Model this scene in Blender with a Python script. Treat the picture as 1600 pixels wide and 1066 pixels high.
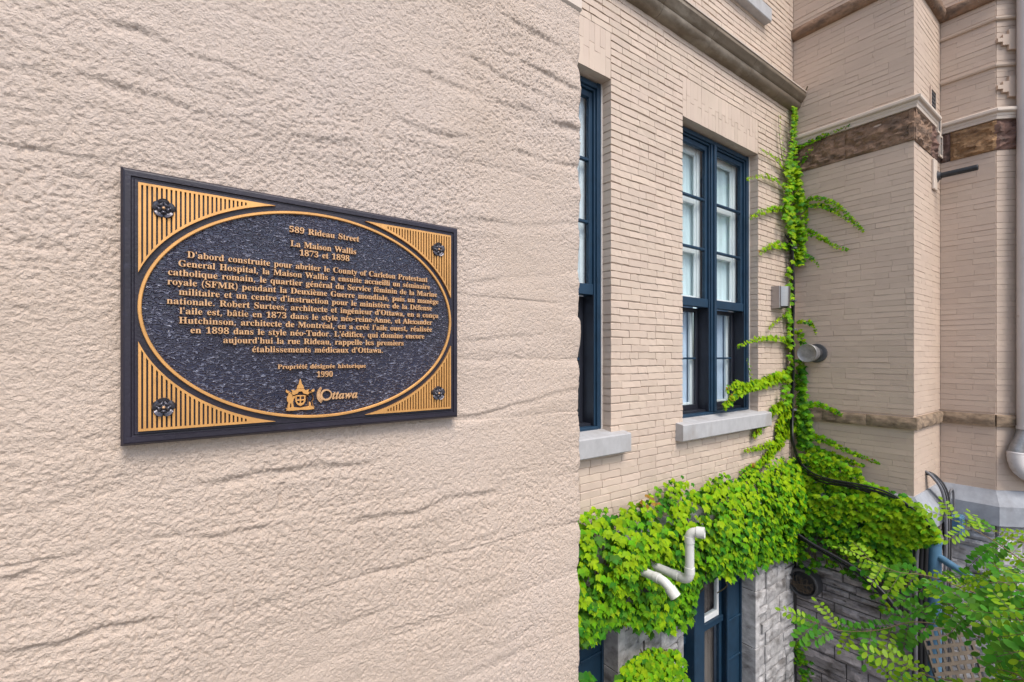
import bpy, math, random, json
import numpy as np
from mathutils import Vector, Matrix
for _o in list(bpy.data.objects): bpy.data.objects.remove(_o)
SC = bpy.context.scene
COL = SC.collection
RD = random.Random(11)
rad = math.radians

# ------------------------------------------------------------------ camera
CA, SA = 0.595, 0.8037                      # view direction (level), x runs along the walls
cam = bpy.data.cameras.new('camera'); camo = bpy.data.objects.new('camera', cam); COL.objects.link(camo)
cam.sensor_width = 36; cam.lens = 16.695; cam.shift_y = 0.0150; cam.clip_start = 0.05; cam.clip_end = 1500
camo.rotation_euler = (rad(90), 0, math.atan2(-CA, SA)); SC.camera = camo
# ------------------------------------------------------------------ sky, sun, exposure
SUN_DIR = Vector((-0.06, -0.58, 0.81)).normalized()     # towards the sun
w = bpy.data.worlds.new("World"); SC.world = w; w.use_nodes = True
nt = w.node_tree; bg = nt.nodes['Background']
sky = nt.nodes.new('ShaderNodeTexSky'); sky.sky_type = 'NISHITA'; sky.sun_disc = False
sky.sun_elevation = math.asin(SUN_DIR.z); sky.sun_rotation = math.atan2(SUN_DIR.x, SUN_DIR.y)
sky.air_density = 1.0; sky.dust_density = 2.5; sky.ozone_density = 1.0
nt.links.new(sky.outputs[0], bg.inputs[0]); bg.inputs[1].default_value = 0.13
sl = bpy.data.lights.new('sun', 'SUN'); so = bpy.data.objects.new('sun', sl); COL.objects.link(so)
sl.energy = 1.5; sl.angle = rad(24); sl.color = (1.0, 0.95, 0.885)
so.rotation_euler = (-SUN_DIR).to_track_quat('-Z', 'Y').to_euler(); so.location = (0, -6, 8)
vs = SC.view_settings; vs.view_transform = 'Standard'; vs.look = 'None'; vs.gamma = 1; vs.exposure = 0.92; vs.use_curve_mapping = False

# ------------------------------------------------------------------ helpers
def ray(px, py):
    a = (px - 800) / 742; b = (557 - py) / 742
    return Vector((CA + SA * a, SA - CA * a, b))
def on_y(px, py, y): r = ray(px, py); return r * (y / r.y)
def on_x(px, py, x): r = ray(px, py); return r * (x / r.x)
def at_d(px, py, d): return ray(px, py) * d
def proj(p):
    d = CA * p[0] + SA * p[1]; r = SA * p[0] - CA * p[1]
    if d < 0.05: return (-9999, -9999, d)
    return (800 + 742 * r / d, 557 - 742 * p[2] / d, d)
def inpoly(x, y, P):
    c = False; n = len(P); j = n - 1
    for i in range(n):
        if (P[i][1] > y) != (P[j][1] > y) and x < (P[j][0] - P[i][0]) * (y - P[i][1]) / (P[j][1] - P[i][1]) + P[i][0]: c = not c
        j = i
    return c

ORG = {}
def link(name, data, parent=None, org=(0, 0, 0)):
    o = bpy.data.objects.new(name, data); COL.objects.link(o)
    org = Vector(org); ORG[o.name] = org
    if parent is not None:
        o.parent = parent; o.location = org - ORG[parent.name]
    else: o.location = org
    return o
def tag(o, label=None, cat=None, group=None, kind=None):
    if label: o['label'] = label
    if cat: o['category'] = cat
    if group: o['group'] = group
    if kind: o['kind'] = kind
    return o
def thing(name, org, label, cat, group=None): return tag(link(name, None, None, org), label, cat, group)

class MB:
    def __init__(s): s.v = []; s.f = []; s.m = []
    def add(s, V, F, mat=0):
        b = len(s.v); s.v.extend([tuple(q) for q in V])
        s.f.extend([tuple(i + b for i in q) for q in F]); s.m.extend([mat] * len(F))
    def box(s, x0, x1, y0, y1, z0, z1, mat=0):
        V = [(x, y, z) for z in (z0, z1) for y in (y0, y1) for x in (x0, x1)]
        s.add(V, [(0, 2, 3, 1), (4, 5, 7, 6), (0, 1, 5, 4), (2, 6, 7, 3), (0, 4, 6, 2), (1, 3, 7, 5)], mat)
    def bbox(s, x0, x1, y0, y1, z0, z1, c=.004, mat=0):
        """box with chamfered edges"""
        V = []; idx = {}
        for ix, x in ((0, x0), (1, x1)):
            for iy, y in ((0, y0), (1, y1)):
                for iz, z in ((0, z0), (1, z1)):
                    sx = c if ix == 0 else -c; sy = c if iy == 0 else -c; sz = c if iz == 0 else -c
                    idx[ix, iy, iz] = len(V)
                    V += [(x, y + sy, z + sz), (x + sx, y, z + sz), (x + sx, y + sy, z)]
        F = []
        def I(a, b, d, k): return idx[a, b, d] + k
        for a in (0, 1):
            F.append((I(a,0,0,0), I(a,1,0,0), I(a,1,1,0), I(a,0,1,0)))
            F.append((I(0,a,0,1), I(1,a,0,1), I(1,a,1,1), I(0,a,1,1)))
            F.append((I(0,0,a,2), I(1,0,a,2), I(1,1,a,2), I(0,1,a,2)))
            for b in (0, 1):
                F.append((I(0,a,b,1), I(1,a,b,1), I(1,a,b,2), I(0,a,b,2)))
                F.append((I(a,0,b,0), I(a,1,b,0), I(a,1,b,2), I(a,0,b,2)))
                F.append((I(a,b,0,0), I(a,b,1,0), I(a,b,1,1), I(a,b,0,1)))
                for d in (0, 1): F.append((I(a,b,d,0), I(a,b,d,1), I(a,b,d,2)))
        s.add(V, F, mat); s.fix = True
    def tube(s, P, r, n=8, mat=0, cap=True):
        P = [Vector(p) for p in P]; m = len(P)
        rs = r if isinstance(r, (list, tuple)) else [r] * m
        V = []; up = None
        for i, p in enumerate(P):
            t = (P[min(i + 1, m - 1)] - P[max(i - 1, 0)]).normalized()
            if up is None:
                up = Vector((0, 0, 1)) if abs(t.z) < .9 else Vector((1, 0, 0))
            u = up - t * up.dot(t)
            if u.length < 1e-4: u = t.orthogonal()
            u.normalize(); up = u; b = t.cross(u)
            for k in range(n):
                a = 2 * math.pi * k / n; V.append(p + (u * math.cos(a) + b * math.sin(a)) * rs[i])
        F = []
        for i in range(m - 1):
            for k in range(n):
                k2 = (k + 1) % n; F.append((i*n+k, i*n+k2, (i+1)*n+k2, (i+1)*n+k))
        if cap: F.append(tuple(range(n))[::-1]); F.append(tuple((m-1)*n + k for k in range(n)))
        s.add(V, F, mat)
    def mesh(s, name, mats, org=(0, 0, 0), smooth=None):
        me = bpy.data.meshes.new(name)
        o = np.array(org, dtype=np.float64); v = np.array(s.v, dtype=np.float64) - o
        me.from_pydata(v.tolist(), [], s.f)
        for m in mats: me.materials.append(m)
        if len(mats) > 1: me.polygons.foreach_set('material_index', s.m)
        if getattr(s, 'fix', False):
            import bmesh
            bm = bmesh.new(); bm.from_mesh(me); bmesh.ops.recalc_face_normals(bm, faces=bm.faces); bm.to_mesh(me); bm.free()
        if smooth is not None:
            me.polygons.foreach_set('use_smooth', [True] * len(me.polygons)); me.set_sharp_from_angle(angle=rad(smooth))
        me.update(); return me
    def build(s, name, mats, parent=None, org=None, smooth=None):
        if not isinstance(mats, (list, tuple)): mats = [mats]
        if org is None:
            a = np.array(s.v); org = a.mean(0) if parent is not None else Vector((a[:,0].mean(), a[:,1].mean(), a[:,2].min()))
        return link(name, s.mesh(name, mats, org, smooth), parent, org)

def spline(P, k=6):
    P = [Vector(p) for p in P]; out = []
    for i in range(len(P) - 1):
        p0, p1, p2, p3 = P[max(i-1, 0)], P[i], P[i+1], P[min(i+2, len(P)-1)]
        for j in range(k):
            t = j / k
            out.append(.5 * ((2*p1) + (p2-p0)*t + (2*p0-5*p1+4*p2-p3)*t*t + (3*p1-p0-3*p2+p3)*t**3))
    out.append(P[-1]); return out

# numpy value noise
def _h(ix, iy, s):
    n = (ix.astype(np.int64) * 374761393 + iy.astype(np.int64) * 668265263 + s * 1274126177) & 0xffffffff
    n = ((n ^ (n >> 13)) * 1274126177) & 0xffffffff
    return ((n ^ (n >> 16)) & 0xffff) / 65535.0
def vn(x, y, s=0):
    x = np.asarray(x, float); y = np.asarray(y, float)
    ix = np.floor(x); iy = np.floor(y); fx = x - ix; fy = y - iy
    fx = fx*fx*(3-2*fx); fy = fy*fy*(3-2*fy)
    return (_h(ix,iy,s)*(1-fx)+_h(ix+1,iy,s)*fx)*(1-fy)+(_h(ix,iy+1,s)*(1-fx)+_h(ix+1,iy+1,s)*fx)*fy
def fbm(x, y, s=0, o=4):
    t = 0; a = .5
    for k in range(o): t = t + a*(vn(x, y, s+k*17)-.5)*2; a *= .5; x = x*2.03; y = y*2.03
    return t

# ------------------------------------------------------------------ materials
def mat(name, col, rough=.7, metal=0, spec=.5, var=.12, vscale=6, stretch=(1, 1, 1), col2=None, c2scale=2.0, c2lo=.5, c2hi=.7,
        bump=0, bscale=60, bdist=.002, bstretch=(1, 1, 1), voro=False, isl=0, transl=0, coat=0, wear=None):
    m = bpy.data.materials.new(name); m.use_nodes = True; nt = m.node_tree; N = nt.nodes; L = nt.links
    b = N['Principled BSDF']; b.inputs['Roughness'].default_value = rough; b.inputs['Metallic'].default_value = metal
    b.inputs['Specular IOR Level'].default_value = spec; b.inputs['Coat Weight'].default_value = coat
    tc = N.new('ShaderNodeTexCoord'); geo = N.new('ShaderNodeNewGeometry')
    def mapped(st):
        mp = N.new('ShaderNodeMapping'); mp.inputs['Scale'].default_value = st; L.new(geo.outputs['Position'], mp.inputs[0]); return mp.outputs[0]
    def noise(vec, sc, det=5, ro=.6):
        n = N.new('ShaderNodeTexNoise'); n.inputs['Scale'].default_value = sc; n.inputs['Detail'].default_value = det; n.inputs['Roughness'].default_value = ro
        L.new(vec, n.inputs['Vector']); return n.outputs['Fac']
    def ramp(fac, a, c):
        r = N.new('ShaderNodeMapRange'); r.inputs[1].default_value = a; r.inputs[2].default_value = c; L.new(fac, r.inputs[0]); return r.outputs[0]
    def mix(f, A, B):
        x = N.new('ShaderNodeMix'); x.data_type = 'RGBA'
        if f is not None: L.new(f, x.inputs[0])
        for i, q in ((6, A), (7, B)):
            if isinstance(q, tuple): x.inputs[i].default_value = (*q, 1)
            else: L.new(q, x.inputs[i])
        return x.outputs[2]
    vec = mapped(stretch)
    n1 = ramp(noise(vec, vscale), .3, .7)
    c = mix(n1, tuple(q*(1-var) for q in col), tuple(min(1, q*(1+var)) for q in col))
    if col2 is not None:
        c = mix(ramp(noise(vec, c2scale, 6), c2lo, c2hi), c, col2)
    if wear is not None:      # (colour, scale, lo, hi)
        c = mix(ramp(noise(mapped((1, 1, 1)), wear[1], 8, .7), wear[2], wear[3]), c, wear[0])
    if isl:
        oi = N.new('ShaderNodeObjectInfo'); ad = N.new('ShaderNodeMath'); ad.operation = 'ADD'
        L.new(oi.outputs['Random'], ad.inputs[0]); L.new(geo.outputs['Random Per Island'], ad.inputs[1])
        fr = N.new('ShaderNodeMath'); fr.operation = 'FRACT'; L.new(ad.outputs[0], fr.inputs[0])
        mr = N.new('ShaderNodeMapRange'); mr.inputs[3].default_value = 1-isl; mr.inputs[4].default_value = 1+isl; L.new(fr.outputs[0], mr.inputs[0])
        hs = N.new('ShaderNodeHueSaturation'); L.new(mr.outputs[0], hs.inputs['Value']); L.new(c, hs.inputs['Color'])
        mr2 = N.new('ShaderNodeMapRange'); mr2.inputs[3].default_value = .5-isl*.06; mr2.inputs[4].default_value = .5+isl*.06
        mu = N.new('ShaderNodeMath'); mu.operation = 'MULTIPLY'; mu.inputs[1].default_value = 7.31; L.new(fr.outputs[0], mu.inputs[0])
        fr2 = N.new('ShaderNodeMath'); fr2.operation = 'FRACT'; L.new(mu.outputs[0], fr2.inputs[0]); L.new(fr2.outputs[0], mr2.inputs[0]); L.new(mr2.outputs[0], hs.inputs['Hue'])
        c = hs.outputs[0]
    L.new(c, b.inputs['Base Color'])
    if bump:
        bv = mapped(bstretch)
        if voro:
            vo = N.new('ShaderNodeTexVoronoi'); vo.inputs['Scale'].default_value = bscale; L.new(bv, vo.inputs['Vector']); h = vo.outputs['Distance']
        else: h = noise(bv, bscale, 6, .62)
        bp = N.new('ShaderNodeBump'); bp.inputs['Strength'].default_value = bump; bp.inputs['Distance'].default_value = bdist
        L.new(h, bp.inputs['Height']); L.new(bp.outputs[0], b.inputs['Normal'])
    if transl:
        tr = N.new('ShaderNodeBsdfTranslucent'); L.new(c, tr.inputs[0]); ms = N.new('ShaderNodeMixShader'); ms.inputs[0].default_value = transl
        out = N['Material Output']; L.new(b.outputs[0], ms.inputs[1]); L.new(tr.outputs[0], ms.inputs[2]); L.new(ms.outputs[0], out.inputs[0])
    m['nt'] = 1
    return m

BEIGE = (.515, .412, .330)
M = {}
M['paint'] = mat('beige_wall_paint', BEIGE, .62, var=.05, vscale=1.6, bump=.35, bscale=90, bdist=.0015, isl=.05, wear=((.36, .28, .22), 9, .66, .80))
M['bay_paint'] = mat('bay_wall_paint', (.500, .388, .305), .62, var=.05, vscale=1.4, bump=.3, bscale=90, bdist=.0012, isl=.035, wear=((.34, .26, .20), 7, .68, .82))
M['trim'] = mat('cornice_paint', (.58, .49, .41), .55, var=.06, vscale=4, bump=.2, bscale=60, bdist=.0015, wear=((.30, .23, .18), 14, .66, .8))
M['weathered'] = mat('weathered_stone_moulding', (.165, .128, .090), .75, var=.25, vscale=5, stretch=(.6, 1, 2), col2=(.30, .255, .20), c2scale=3.2, c2lo=.50, c2hi=.66, bump=.5, bscale=50, bdist=.003)
M['sill'] = mat('grey_limestone', (.375, .372, .375), .75, var=.12, vscale=10, stretch=(1, 1, .6), col2=(.30, .28, .265), c2scale=4, bump=.4, bscale=120, bdist=.0015)
M['watertable'] = mat('blue_grey_limestone', (.285, .30, .325), .75, var=.14, vscale=9, col2=(.22, .225, .24), c2scale=4, bump=.4, bscale=110, bdist=.0015)
M['sand'] = mat('brown_sandstone', (.225, .140, .090), .88, var=.35, vscale=7, stretch=(1, 1, 2.5), col2=(.10, .068, .050), c2scale=5.5, c2lo=.50, c2hi=.70, bump=1, bscale=28, bdist=.016, wear=((.30, .21, .145), 16, .60, .75))
M['sand2'] = mat('ochre_sandstone', (.27, .155, .075), .88, var=.35, vscale=7, stretch=(1, 1, 3), col2=(.12, .07, .045), c2scale=6, c2lo=.52, c2hi=.72, bump=1, bscale=28, bdist=.016)
M['sand3'] = mat('reddish_sandstone', (.17, .095, .072), .88, var=.3, vscale=8, col2=(.05, .036, .03), c2scale=4, c2lo=.5, c2hi=.65, bump=.8, bscale=45, bdist=.005)
M['ledge'] = mat('tan_ledge_stone', (.25, .180, .120), .88, var=.35, vscale=11, stretch=(1, 1, 2), col2=(.11, .075, .05), c2scale=6, c2lo=.5, c2hi=.66, bump=.9, bscale=50, bdist=.005)
M['limestone'] = mat('rock_faced_limestone', (.40, .39, .39), .85, var=.3, vscale=9, stretch=(1, 1, 1.6), col2=(.16, .15, .145), c2scale=5, c2lo=.5, c2hi=.68, bump=.9, bscale=38, bdist=.008, isl=.16)
M['limestone_dark'] = mat('shaded_limestone', (.325, .295, .295), .85, var=.35, vscale=8, stretch=(1, 1, 2.2), col2=(.085, .072, .065), c2scale=4, c2lo=.48, c2hi=.66, bump=1.0, bscale=34, bdist=.012, isl=.22)  # limestone darkened so the shade at the bay foot sits in its colour
M['mortar'] = mat('dark_mortar', (.11, .10, .092), .95, var=.25, vscale=14, bump=.5, bscale=80, bdist=.003)
M['blue'] = mat('dark_blue_window_paint', (.010, .034, .066), .48, spec=.35, var=.18, vscale=8, wear=((.03, .05, .07), 30, .70, .85))
M['blackblue'] = mat('dark_screen_track', (.010, .012, .020), .5, var=.2)
M['caulk'] = mat('white_caulk', (.62, .60, .58), .6, var=.08, vscale=20)
M['whitewood'] = mat('white_inner_sash_paint', (.78, .79, .78), .5, var=.04)
M['blind'] = mat('pale_blind', (.66, .77, .78), .85, var=.14, vscale=2.2, stretch=(6, 6, .5))
M['blind2'] = mat('pale_blue_film', (.52, .60, .72), .6, var=.16, vscale=3, stretch=(4, 4, .7))
M['curtain'] = mat('grey_brown_drapes', (.15, .115, .10), .9, var=.35, vscale=30, stretch=(1, 1, .03))
M['steel'] = mat('brushed_steel', (.36, .36, .38), .28, metal=1, var=.06, vscale=30, stretch=(.2, .2, 6))
M['galv'] = mat('dull_galvanised_metal', (.26, .26, .265), .5, metal=.6, var=.25, vscale=18, wear=((.10, .10, .10), 12, .6, .75))
M['galv_dark'] = mat('dark_grey_metal', (.09, .09, .095), .5, metal=.5, var=.25, vscale=14)
M['blackpipe'] = mat('black_iron', (.018, .020, .023), .45, var=.3, vscale=20)
M['cable'] = mat('black_cable', (.012, .012, .014), .45, var=.2)
M['greycable'] = mat('grey_conduit', (.13, .13, .14), .5, var=.2)
M['pvc'] = mat('white_pvc', (.60, .60, .57), .38, var=.08, vscale=9, wear=((.42, .42, .36), 9, .52, .80))
M['bluerail'] = mat('blue_rail_paint', (.065, .155, .245), .45, var=.15, vscale=10, wear=((.16, .18, .19), 24, .66, .8))
M['pipe_paint'] = mat('pale_downspout_paint', (.50, .47, .46), .45, var=.06, vscale=5, wear=((.34, .27, .22), 8, .62, .8))
M['tan_mesh'] = mat('tan_perforated_sheet', (.12, .092, .065), .7, var=.2, vscale=14)
M['twig'] = mat('brown_twig', (.075, .055, .036), .9, var=.3, vscale=30)
M['branch'] = mat('tan_shrub_bark', (.17, .115, .06), .85, var=.3, vscale=30)
M['vine'] = mat('vine_stem', (.10, .085, .045), .9, var=.3, vscale=30)
M['ground'] = mat('worn_paving', (.17, .16, .15), .9, var=.25, vscale=3, bump=.5, bscale=30, bdist=.004)
M['navy'] = mat('navy_bronze_enamel', (.015, .012, .022), .42, spec=.45, var=.3, vscale=14, bump=.45, bscale=190, bdist=.0016, wear=((.05, .05, .085), 22, .60, .80))
M['gold'] = mat('bright_bronze', (.63, .325, .105), .42, metal=.45, var=.12, vscale=24, bump=.15, bscale=300, bdist=.0005, wear=((.34, .18, .06), 30, .56, .8))
M['letter'] = mat('polished_bronze_lettering', (.58, .345, .175), .42, metal=.35, var=.10, vscale=30)
M['flower'] = mat('patinated_bronze', (.075, .072, .085), .28, metal=.6, var=.35, vscale=160, wear=((.20, .15, .09), 200, .60, .72))
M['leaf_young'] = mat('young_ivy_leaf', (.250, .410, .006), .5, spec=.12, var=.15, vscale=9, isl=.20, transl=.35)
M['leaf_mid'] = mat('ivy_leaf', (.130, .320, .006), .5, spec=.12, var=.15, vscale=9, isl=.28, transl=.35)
M['leaf_old_shaded'] = mat('mature_shaded_ivy_leaf', (.045, .170, .010), .5, spec=.12, var=.15, vscale=9, isl=.30, transl=.30)  # mature leaves, and inner leaves with their shade painted in
M['leaf_red'] = mat('reddening_ivy_leaf', (.28, .15, .02), .5, spec=.22, var=.2, vscale=9, isl=.25, transl=.3)
M['locust'] = mat('locust_leaflet', (.080, .270, .018), .45, spec=.25, var=.15, vscale=6, isl=.28, transl=.35)
M['locust_young'] = mat('young_locust_leaflet', (.230, .400, .012), .45, spec=.25, var=.12, vscale=6, isl=.15, transl=.4)

def glass_mat():
    m = bpy.data.materials.new('window_glass'); m.use_nodes = True; nt = m.node_tree; N = nt.nodes; L = nt.links
    N.remove(N['Principled BSDF']); t = N.new('ShaderNodeBsdfTransparent'); t.inputs[0].default_value = (.93, .96, .97, 1)
    g = N.new('ShaderNodeBsdfGlossy'); g.inputs['Roughness'].default_value = .015; fr = N.new('ShaderNodeFresnel'); fr.inputs[0].default_value = 1.6
    geo = N.new('ShaderNodeNewGeometry'); no = N.new('ShaderNodeTexNoise'); no.inputs['Scale'].default_value = 3.2; no.inputs['Detail'].default_value = 1
    bp = N.new('ShaderNodeBump'); bp.inputs['Strength'].default_value = .12; bp.inputs['Distance'].default_value = .02
    L.new(geo.outputs['Position'], no.inputs['Vector']); L.new(no.outputs['Fac'], bp.inputs['Height'])
    iv_ = N.new('ShaderNodeMath'); iv_.operation = 'SUBTRACT'; iv_.inputs[0].default_value = 1; L.new(geo.outputs['Backfacing'], iv_.inputs[1])
    mu_ = N.new('ShaderNodeMath'); mu_.operation = 'MULTIPLY'; L.new(fr.outputs[0], mu_.inputs[0]); L.new(iv_.outputs[0], mu_.inputs[1]); L.new(bp.outputs[0], g.inputs['Normal'])
    ms = N.new('ShaderNodeMixShader'); L.new(mu_.outputs[0], ms.inputs[0]); L.new(t.outputs[0], ms.inputs[1]); L.new(g.outputs[0], ms.inputs[2])
    L.new(ms.outputs[0], N['Material Output'].inputs[0]); return m
M['glass'] = glass_mat()

def stucco_mat():
    m = mat('rough_stucco_paint', (.535, .428, .346), .72, var=.06, vscale=2.2, col2=(.51, .425, .37), c2scale=1.1, c2lo=.45, c2hi=.7, wear=((.47, .38, .305), 5.5, .60, .85))
    nt = m.node_tree; N = nt.nodes; L = nt.links; b = N['Principled BSDF']
    geo = N.new('ShaderNodeNewGeometry')
    def noise(sc, det, ro):
        n = N.new('ShaderNodeTexNoise'); n.inputs['Scale'].default_value = sc; n.inputs['Detail'].default_value = det; n.inputs['Roughness'].default_value = ro
        L.new(geo.outputs['Position'], n.inputs['Vector']); return n.outputs['Fac']
    a = noise(270, 3, .6)
    mr = N.new('ShaderNodeMapRange'); mr.inputs[1].default_value = .38; mr.inputs[2].default_value = .66; L.new(a, mr.inputs[0])
    bp = N.new('ShaderNodeBump'); bp.inputs['Strength'].default_value = .75; bp.inputs['Distance'].default_value = .0020
    L.new(mr.outputs[0], bp.inputs['Height']); L.new(bp.outputs[0], b.inputs['Normal'])
    return m
M['stucco'] = stucco_mat()
def field_mat():
    m = mat('pebbled_navy_field', (.009, .011, .034), .30, spec=.6, var=.25, vscale=10, coat=.25)
    nt = m.node_tree; N = nt.nodes; L = nt.links; b = N['Principled BSDF']
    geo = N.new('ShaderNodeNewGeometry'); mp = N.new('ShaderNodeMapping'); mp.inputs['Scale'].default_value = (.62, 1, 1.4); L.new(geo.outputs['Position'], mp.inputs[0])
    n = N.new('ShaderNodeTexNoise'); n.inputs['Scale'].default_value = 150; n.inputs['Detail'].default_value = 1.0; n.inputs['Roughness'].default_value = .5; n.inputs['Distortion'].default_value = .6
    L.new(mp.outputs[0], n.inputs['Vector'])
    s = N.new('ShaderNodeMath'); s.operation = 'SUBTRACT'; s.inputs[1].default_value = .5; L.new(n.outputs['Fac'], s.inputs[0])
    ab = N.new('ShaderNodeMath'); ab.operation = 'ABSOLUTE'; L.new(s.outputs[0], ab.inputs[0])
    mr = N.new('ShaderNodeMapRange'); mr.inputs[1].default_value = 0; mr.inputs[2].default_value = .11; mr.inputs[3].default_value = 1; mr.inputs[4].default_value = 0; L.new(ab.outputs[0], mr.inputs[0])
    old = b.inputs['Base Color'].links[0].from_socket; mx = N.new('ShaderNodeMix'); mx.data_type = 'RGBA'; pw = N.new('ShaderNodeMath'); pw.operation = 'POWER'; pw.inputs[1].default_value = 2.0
    L.new(mr.outputs[0], pw.inputs[0]); L.new(pw.outputs[0], mx.inputs[0]); L.new(old, mx.inputs[6]); mx.inputs[7].default_value = (.15, .16, .22, 1); L.new(mx.outputs[2], b.inputs['Base Color'])  # lighter ridge colour paints highlights along the wrinkles
    bp = N.new('ShaderNodeBump'); bp.inputs['Strength'].default_value = 1.0; bp.inputs['Distance'].default_value = .004
    L.new(mr.outputs[0], bp.inputs['Height']); L.new(bp.outputs[0], b.inputs['Normal'])
    L.new(bp.outputs[0], b.inputs['Coat Normal'])
    return m
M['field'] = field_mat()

# ------------------------------------------------------------------ ground
GZ = -4.3
g = MB(); g.add([(-400, -400, GZ), (400, -400, GZ), (400, 400, GZ), (-400, 400, GZ)], [(0, 1, 2, 3)])
tag(g.build('ground', M['ground'], org=(0, 0, GZ)), 'grey paving at the foot of the walls', None, None, 'structure')

# ------------------------------------------------------------------ stucco pier (near wall)
YA = .965; XA = .957
pier = thing('stucco_pier', (.3, YA, GZ), 'near beige wall of rough painted stucco over lumpy stonework, carrying the plaque', 'wall')
us = list(np.arange(-1.7, -.26, .06)) + list(np.arange(-.26, XA - .012, .0019))
arc = np.linspace(0, math.pi/2, 6)[1:]
zs = np.array(list(np.arange(GZ, -.98, .08)) + list(np.arange(-.98, .972, .0020)) + [.972])
base = []
for u in us: base.append((u, YA, 0, -1, u))
for t in arc: base.append((XA - .012 + .012*math.sin(t), YA + .012 - .012*math.cos(t), math.sin(t), -math.cos(t), XA - .012 + .012*t))
for y in np.arange(YA + .03, 2.79, .045): base.append((XA, y, 1, 0, XA + (y - YA)))
base = np.array(base)
S_, Z_ = np.meshgrid(base[:, 4], zs, indexing='ij')
# ledges left by the stonework under the render: drawn as lines on the wall
ridges = [([(322,755),(420,738),(500,728),(575,723)], 5.0, .9), ([(552,812),(640,800),(700,778),(770,766)], 5.2, .9), ([(563,893),(610,890),(661,876)], 4, .8),
          ([(250,838),(340,836),(440,818)], 2.6, .8), ([(0,1022),(90,1004),(160,978),(245,967)], 4.2, .7), ([(0,905),(35,898),(68,882)], 5.5, .8),
          ([(144,121),(200,136),(260,158),(322,178)], 4.5, .8), ([(172,33),(215,45),(255,64)], 5.0, .9), ([(290,86),(330,97),(400,120),(470,136)], 2.6, .8),
          ([(812,166),(850,184),(909,206)], 8, 1.1), ([(785,20),(830,46),(880,75)], 5, 1.0), ([(835,105),(909,143)], 6, 1.0), ([(690,66),(760,103),(830,140),(909,175)], 2.5, .8),
          ([(630,102),(672,118),(735,142),(800,168)], 4.0, .9), ([(620,180),(670,204),(730,214)], 3.4, .8), ([(370,185),(470,210),(560,228)], 2.4, .8), ([(800,232),(850,248),(909,262)], 4, .8),
          ([(690,655),(760,646),(840,622),(905,606)], 3.4, .8), ([(700,862),(760,838),(800,822)], 2.8, .8), ([(690,925),(740,909),(790,892)], 1.7, .9), ([(760,1012),(800,996),(850,972)], 1.8, .9),
          ([(600,985),(650,975),(690,962)], 1.6, .8), ([(740,440),(830,428),(905,420)], 3.0, .8), ([(735,530),(820,522),(905,515)], 3.2, .8), ([(0,480),(80,486),(175,488)], 1.8, .7), ([(0,690),(80,686),(170,682)], 1.8, .7),
          ([(735,338),(820,352),(905,345)], 3.0, .8), ([(20,100),(60,104),(90,118)], 3.4, .7), ([(500,985),(560,965),(600,950)], 2.6, .8), ([(300,965),(360,950),(440,930)], 2.0, .8), ([(0,800),(60,795),(150,770)], 2.0, .7)]
cy = (Z_ + .022*fbm(S_*3.1, Z_*2, 51, 2))/.152; cf = np.abs(cy - np.floor(cy) - .5)*2      # 1 at the hidden bed joints
H = -.0026*np.clip((cf-.74)/.26, 0, 1)**1.4*np.clip(2.2*vn(S_*6.5, np.floor(cy)*3.7, 53)-.9, 0, 1) + .0040 * fbm(S_*5, Z_*9, 3, 2) + .0009 * fbm(S_*15, Z_*24, 9, 2)
wob = .011 * fbm(S_*13, Z_*13, 41, 4)
for line, amp, wd in ridges:
    pts = np.array([[*(lambda p: (p.x, p.z))(on_y(px, py, YA))] for px, py in line])
    o_ = np.argsort(pts[:, 0]); pts = pts[o_]
    ins = (S_ > pts[0, 0] - .05) & (S_ < pts[-1, 0] + .05)
    zl = np.interp(S_, pts[:, 0], pts[:, 1]); d = Z_ - zl - wob * .8
    env = np.clip((S_ - pts[0, 0] + .03)/.06, 0, 1) * np.clip((pts[-1, 0] + .03 - S_)/.06, 0, 1)
    env = env * np.clip(1.5*vn(S_*11, Z_*0+pts[0, 1]*50, 5)+.1, .25, 1.3)
    up = np.where(d > 0, np.exp(-d/(.020*wd)), 0); dn = np.where(d <= 0, np.exp(d/(.010*wd)), 0)
    k = 1/(1+np.exp(-d/(.0034*wd)))
    H += np.where(ins, amp*.00100*env*(k*np.exp(-np.abs(d)/(.030*wd)) * .9 - (1-k)*np.exp(-np.abs(d)/(.013*wd)) * .95 + (1-k)*np.exp(-((d+.026)/.014)**2)*.35), 0)
# vertical joints here and there
for px, y0, y1, amp in ((672, 112, 178, 3.2), (437, 755, 800, 3.0), (668, 860, 915, 3.4), (758, 775, 800, 2.4), (560, 815, 850, 2.2), (190, 740, 770, 2)):
    a_ = on_y(px, y0, YA); b_ = on_y(px, y1, YA)
    dd = np.abs(S_ - a_.x - wob*.7); H -= .001*amp*np.exp(-(dd/.006)**2)*((Z_ < a_.z) & (Z_ > b_.z))
# rounded stones breaking the vertical edge
edge = np.exp(-np.clip(np.abs(XA - S_), 0, 1)/.035)
st = np.abs(np.sin((Z_ + .045*fbm(Z_*3, Z_*0, 8, 2) + .03)*math.pi/.145))**.55
H += edge * (.007*(st-.75) + .006*fbm(Z_*24, Z_*0+4, 6, 3))
g1 = vn(S_*190, Z_*190, 77)*.60 + vn(S_*330, Z_*330, 78)*.40
g1 = np.clip((g1-.30)/.20, 0, 1)
H += .0024*(g1-.8)*np.clip(.30 + 1.0*vn(S_*4, Z_*5, 31), .3, 1.1) + .0003*fbm(S_*60, Z_*65, 79, 2)
nx = base[:, 2][:, None]; ny = base[:, 3][:, None]
V = np.stack([base[:, 0][:, None] + nx*H, base[:, 1][:, None] + ny*H, Z_], -1).reshape(-1, 3)
nu, nz = S_.shape
ii, jj = np.meshgrid(np.arange(nu-1), np.arange(nz-1), indexing='ij')
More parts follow.
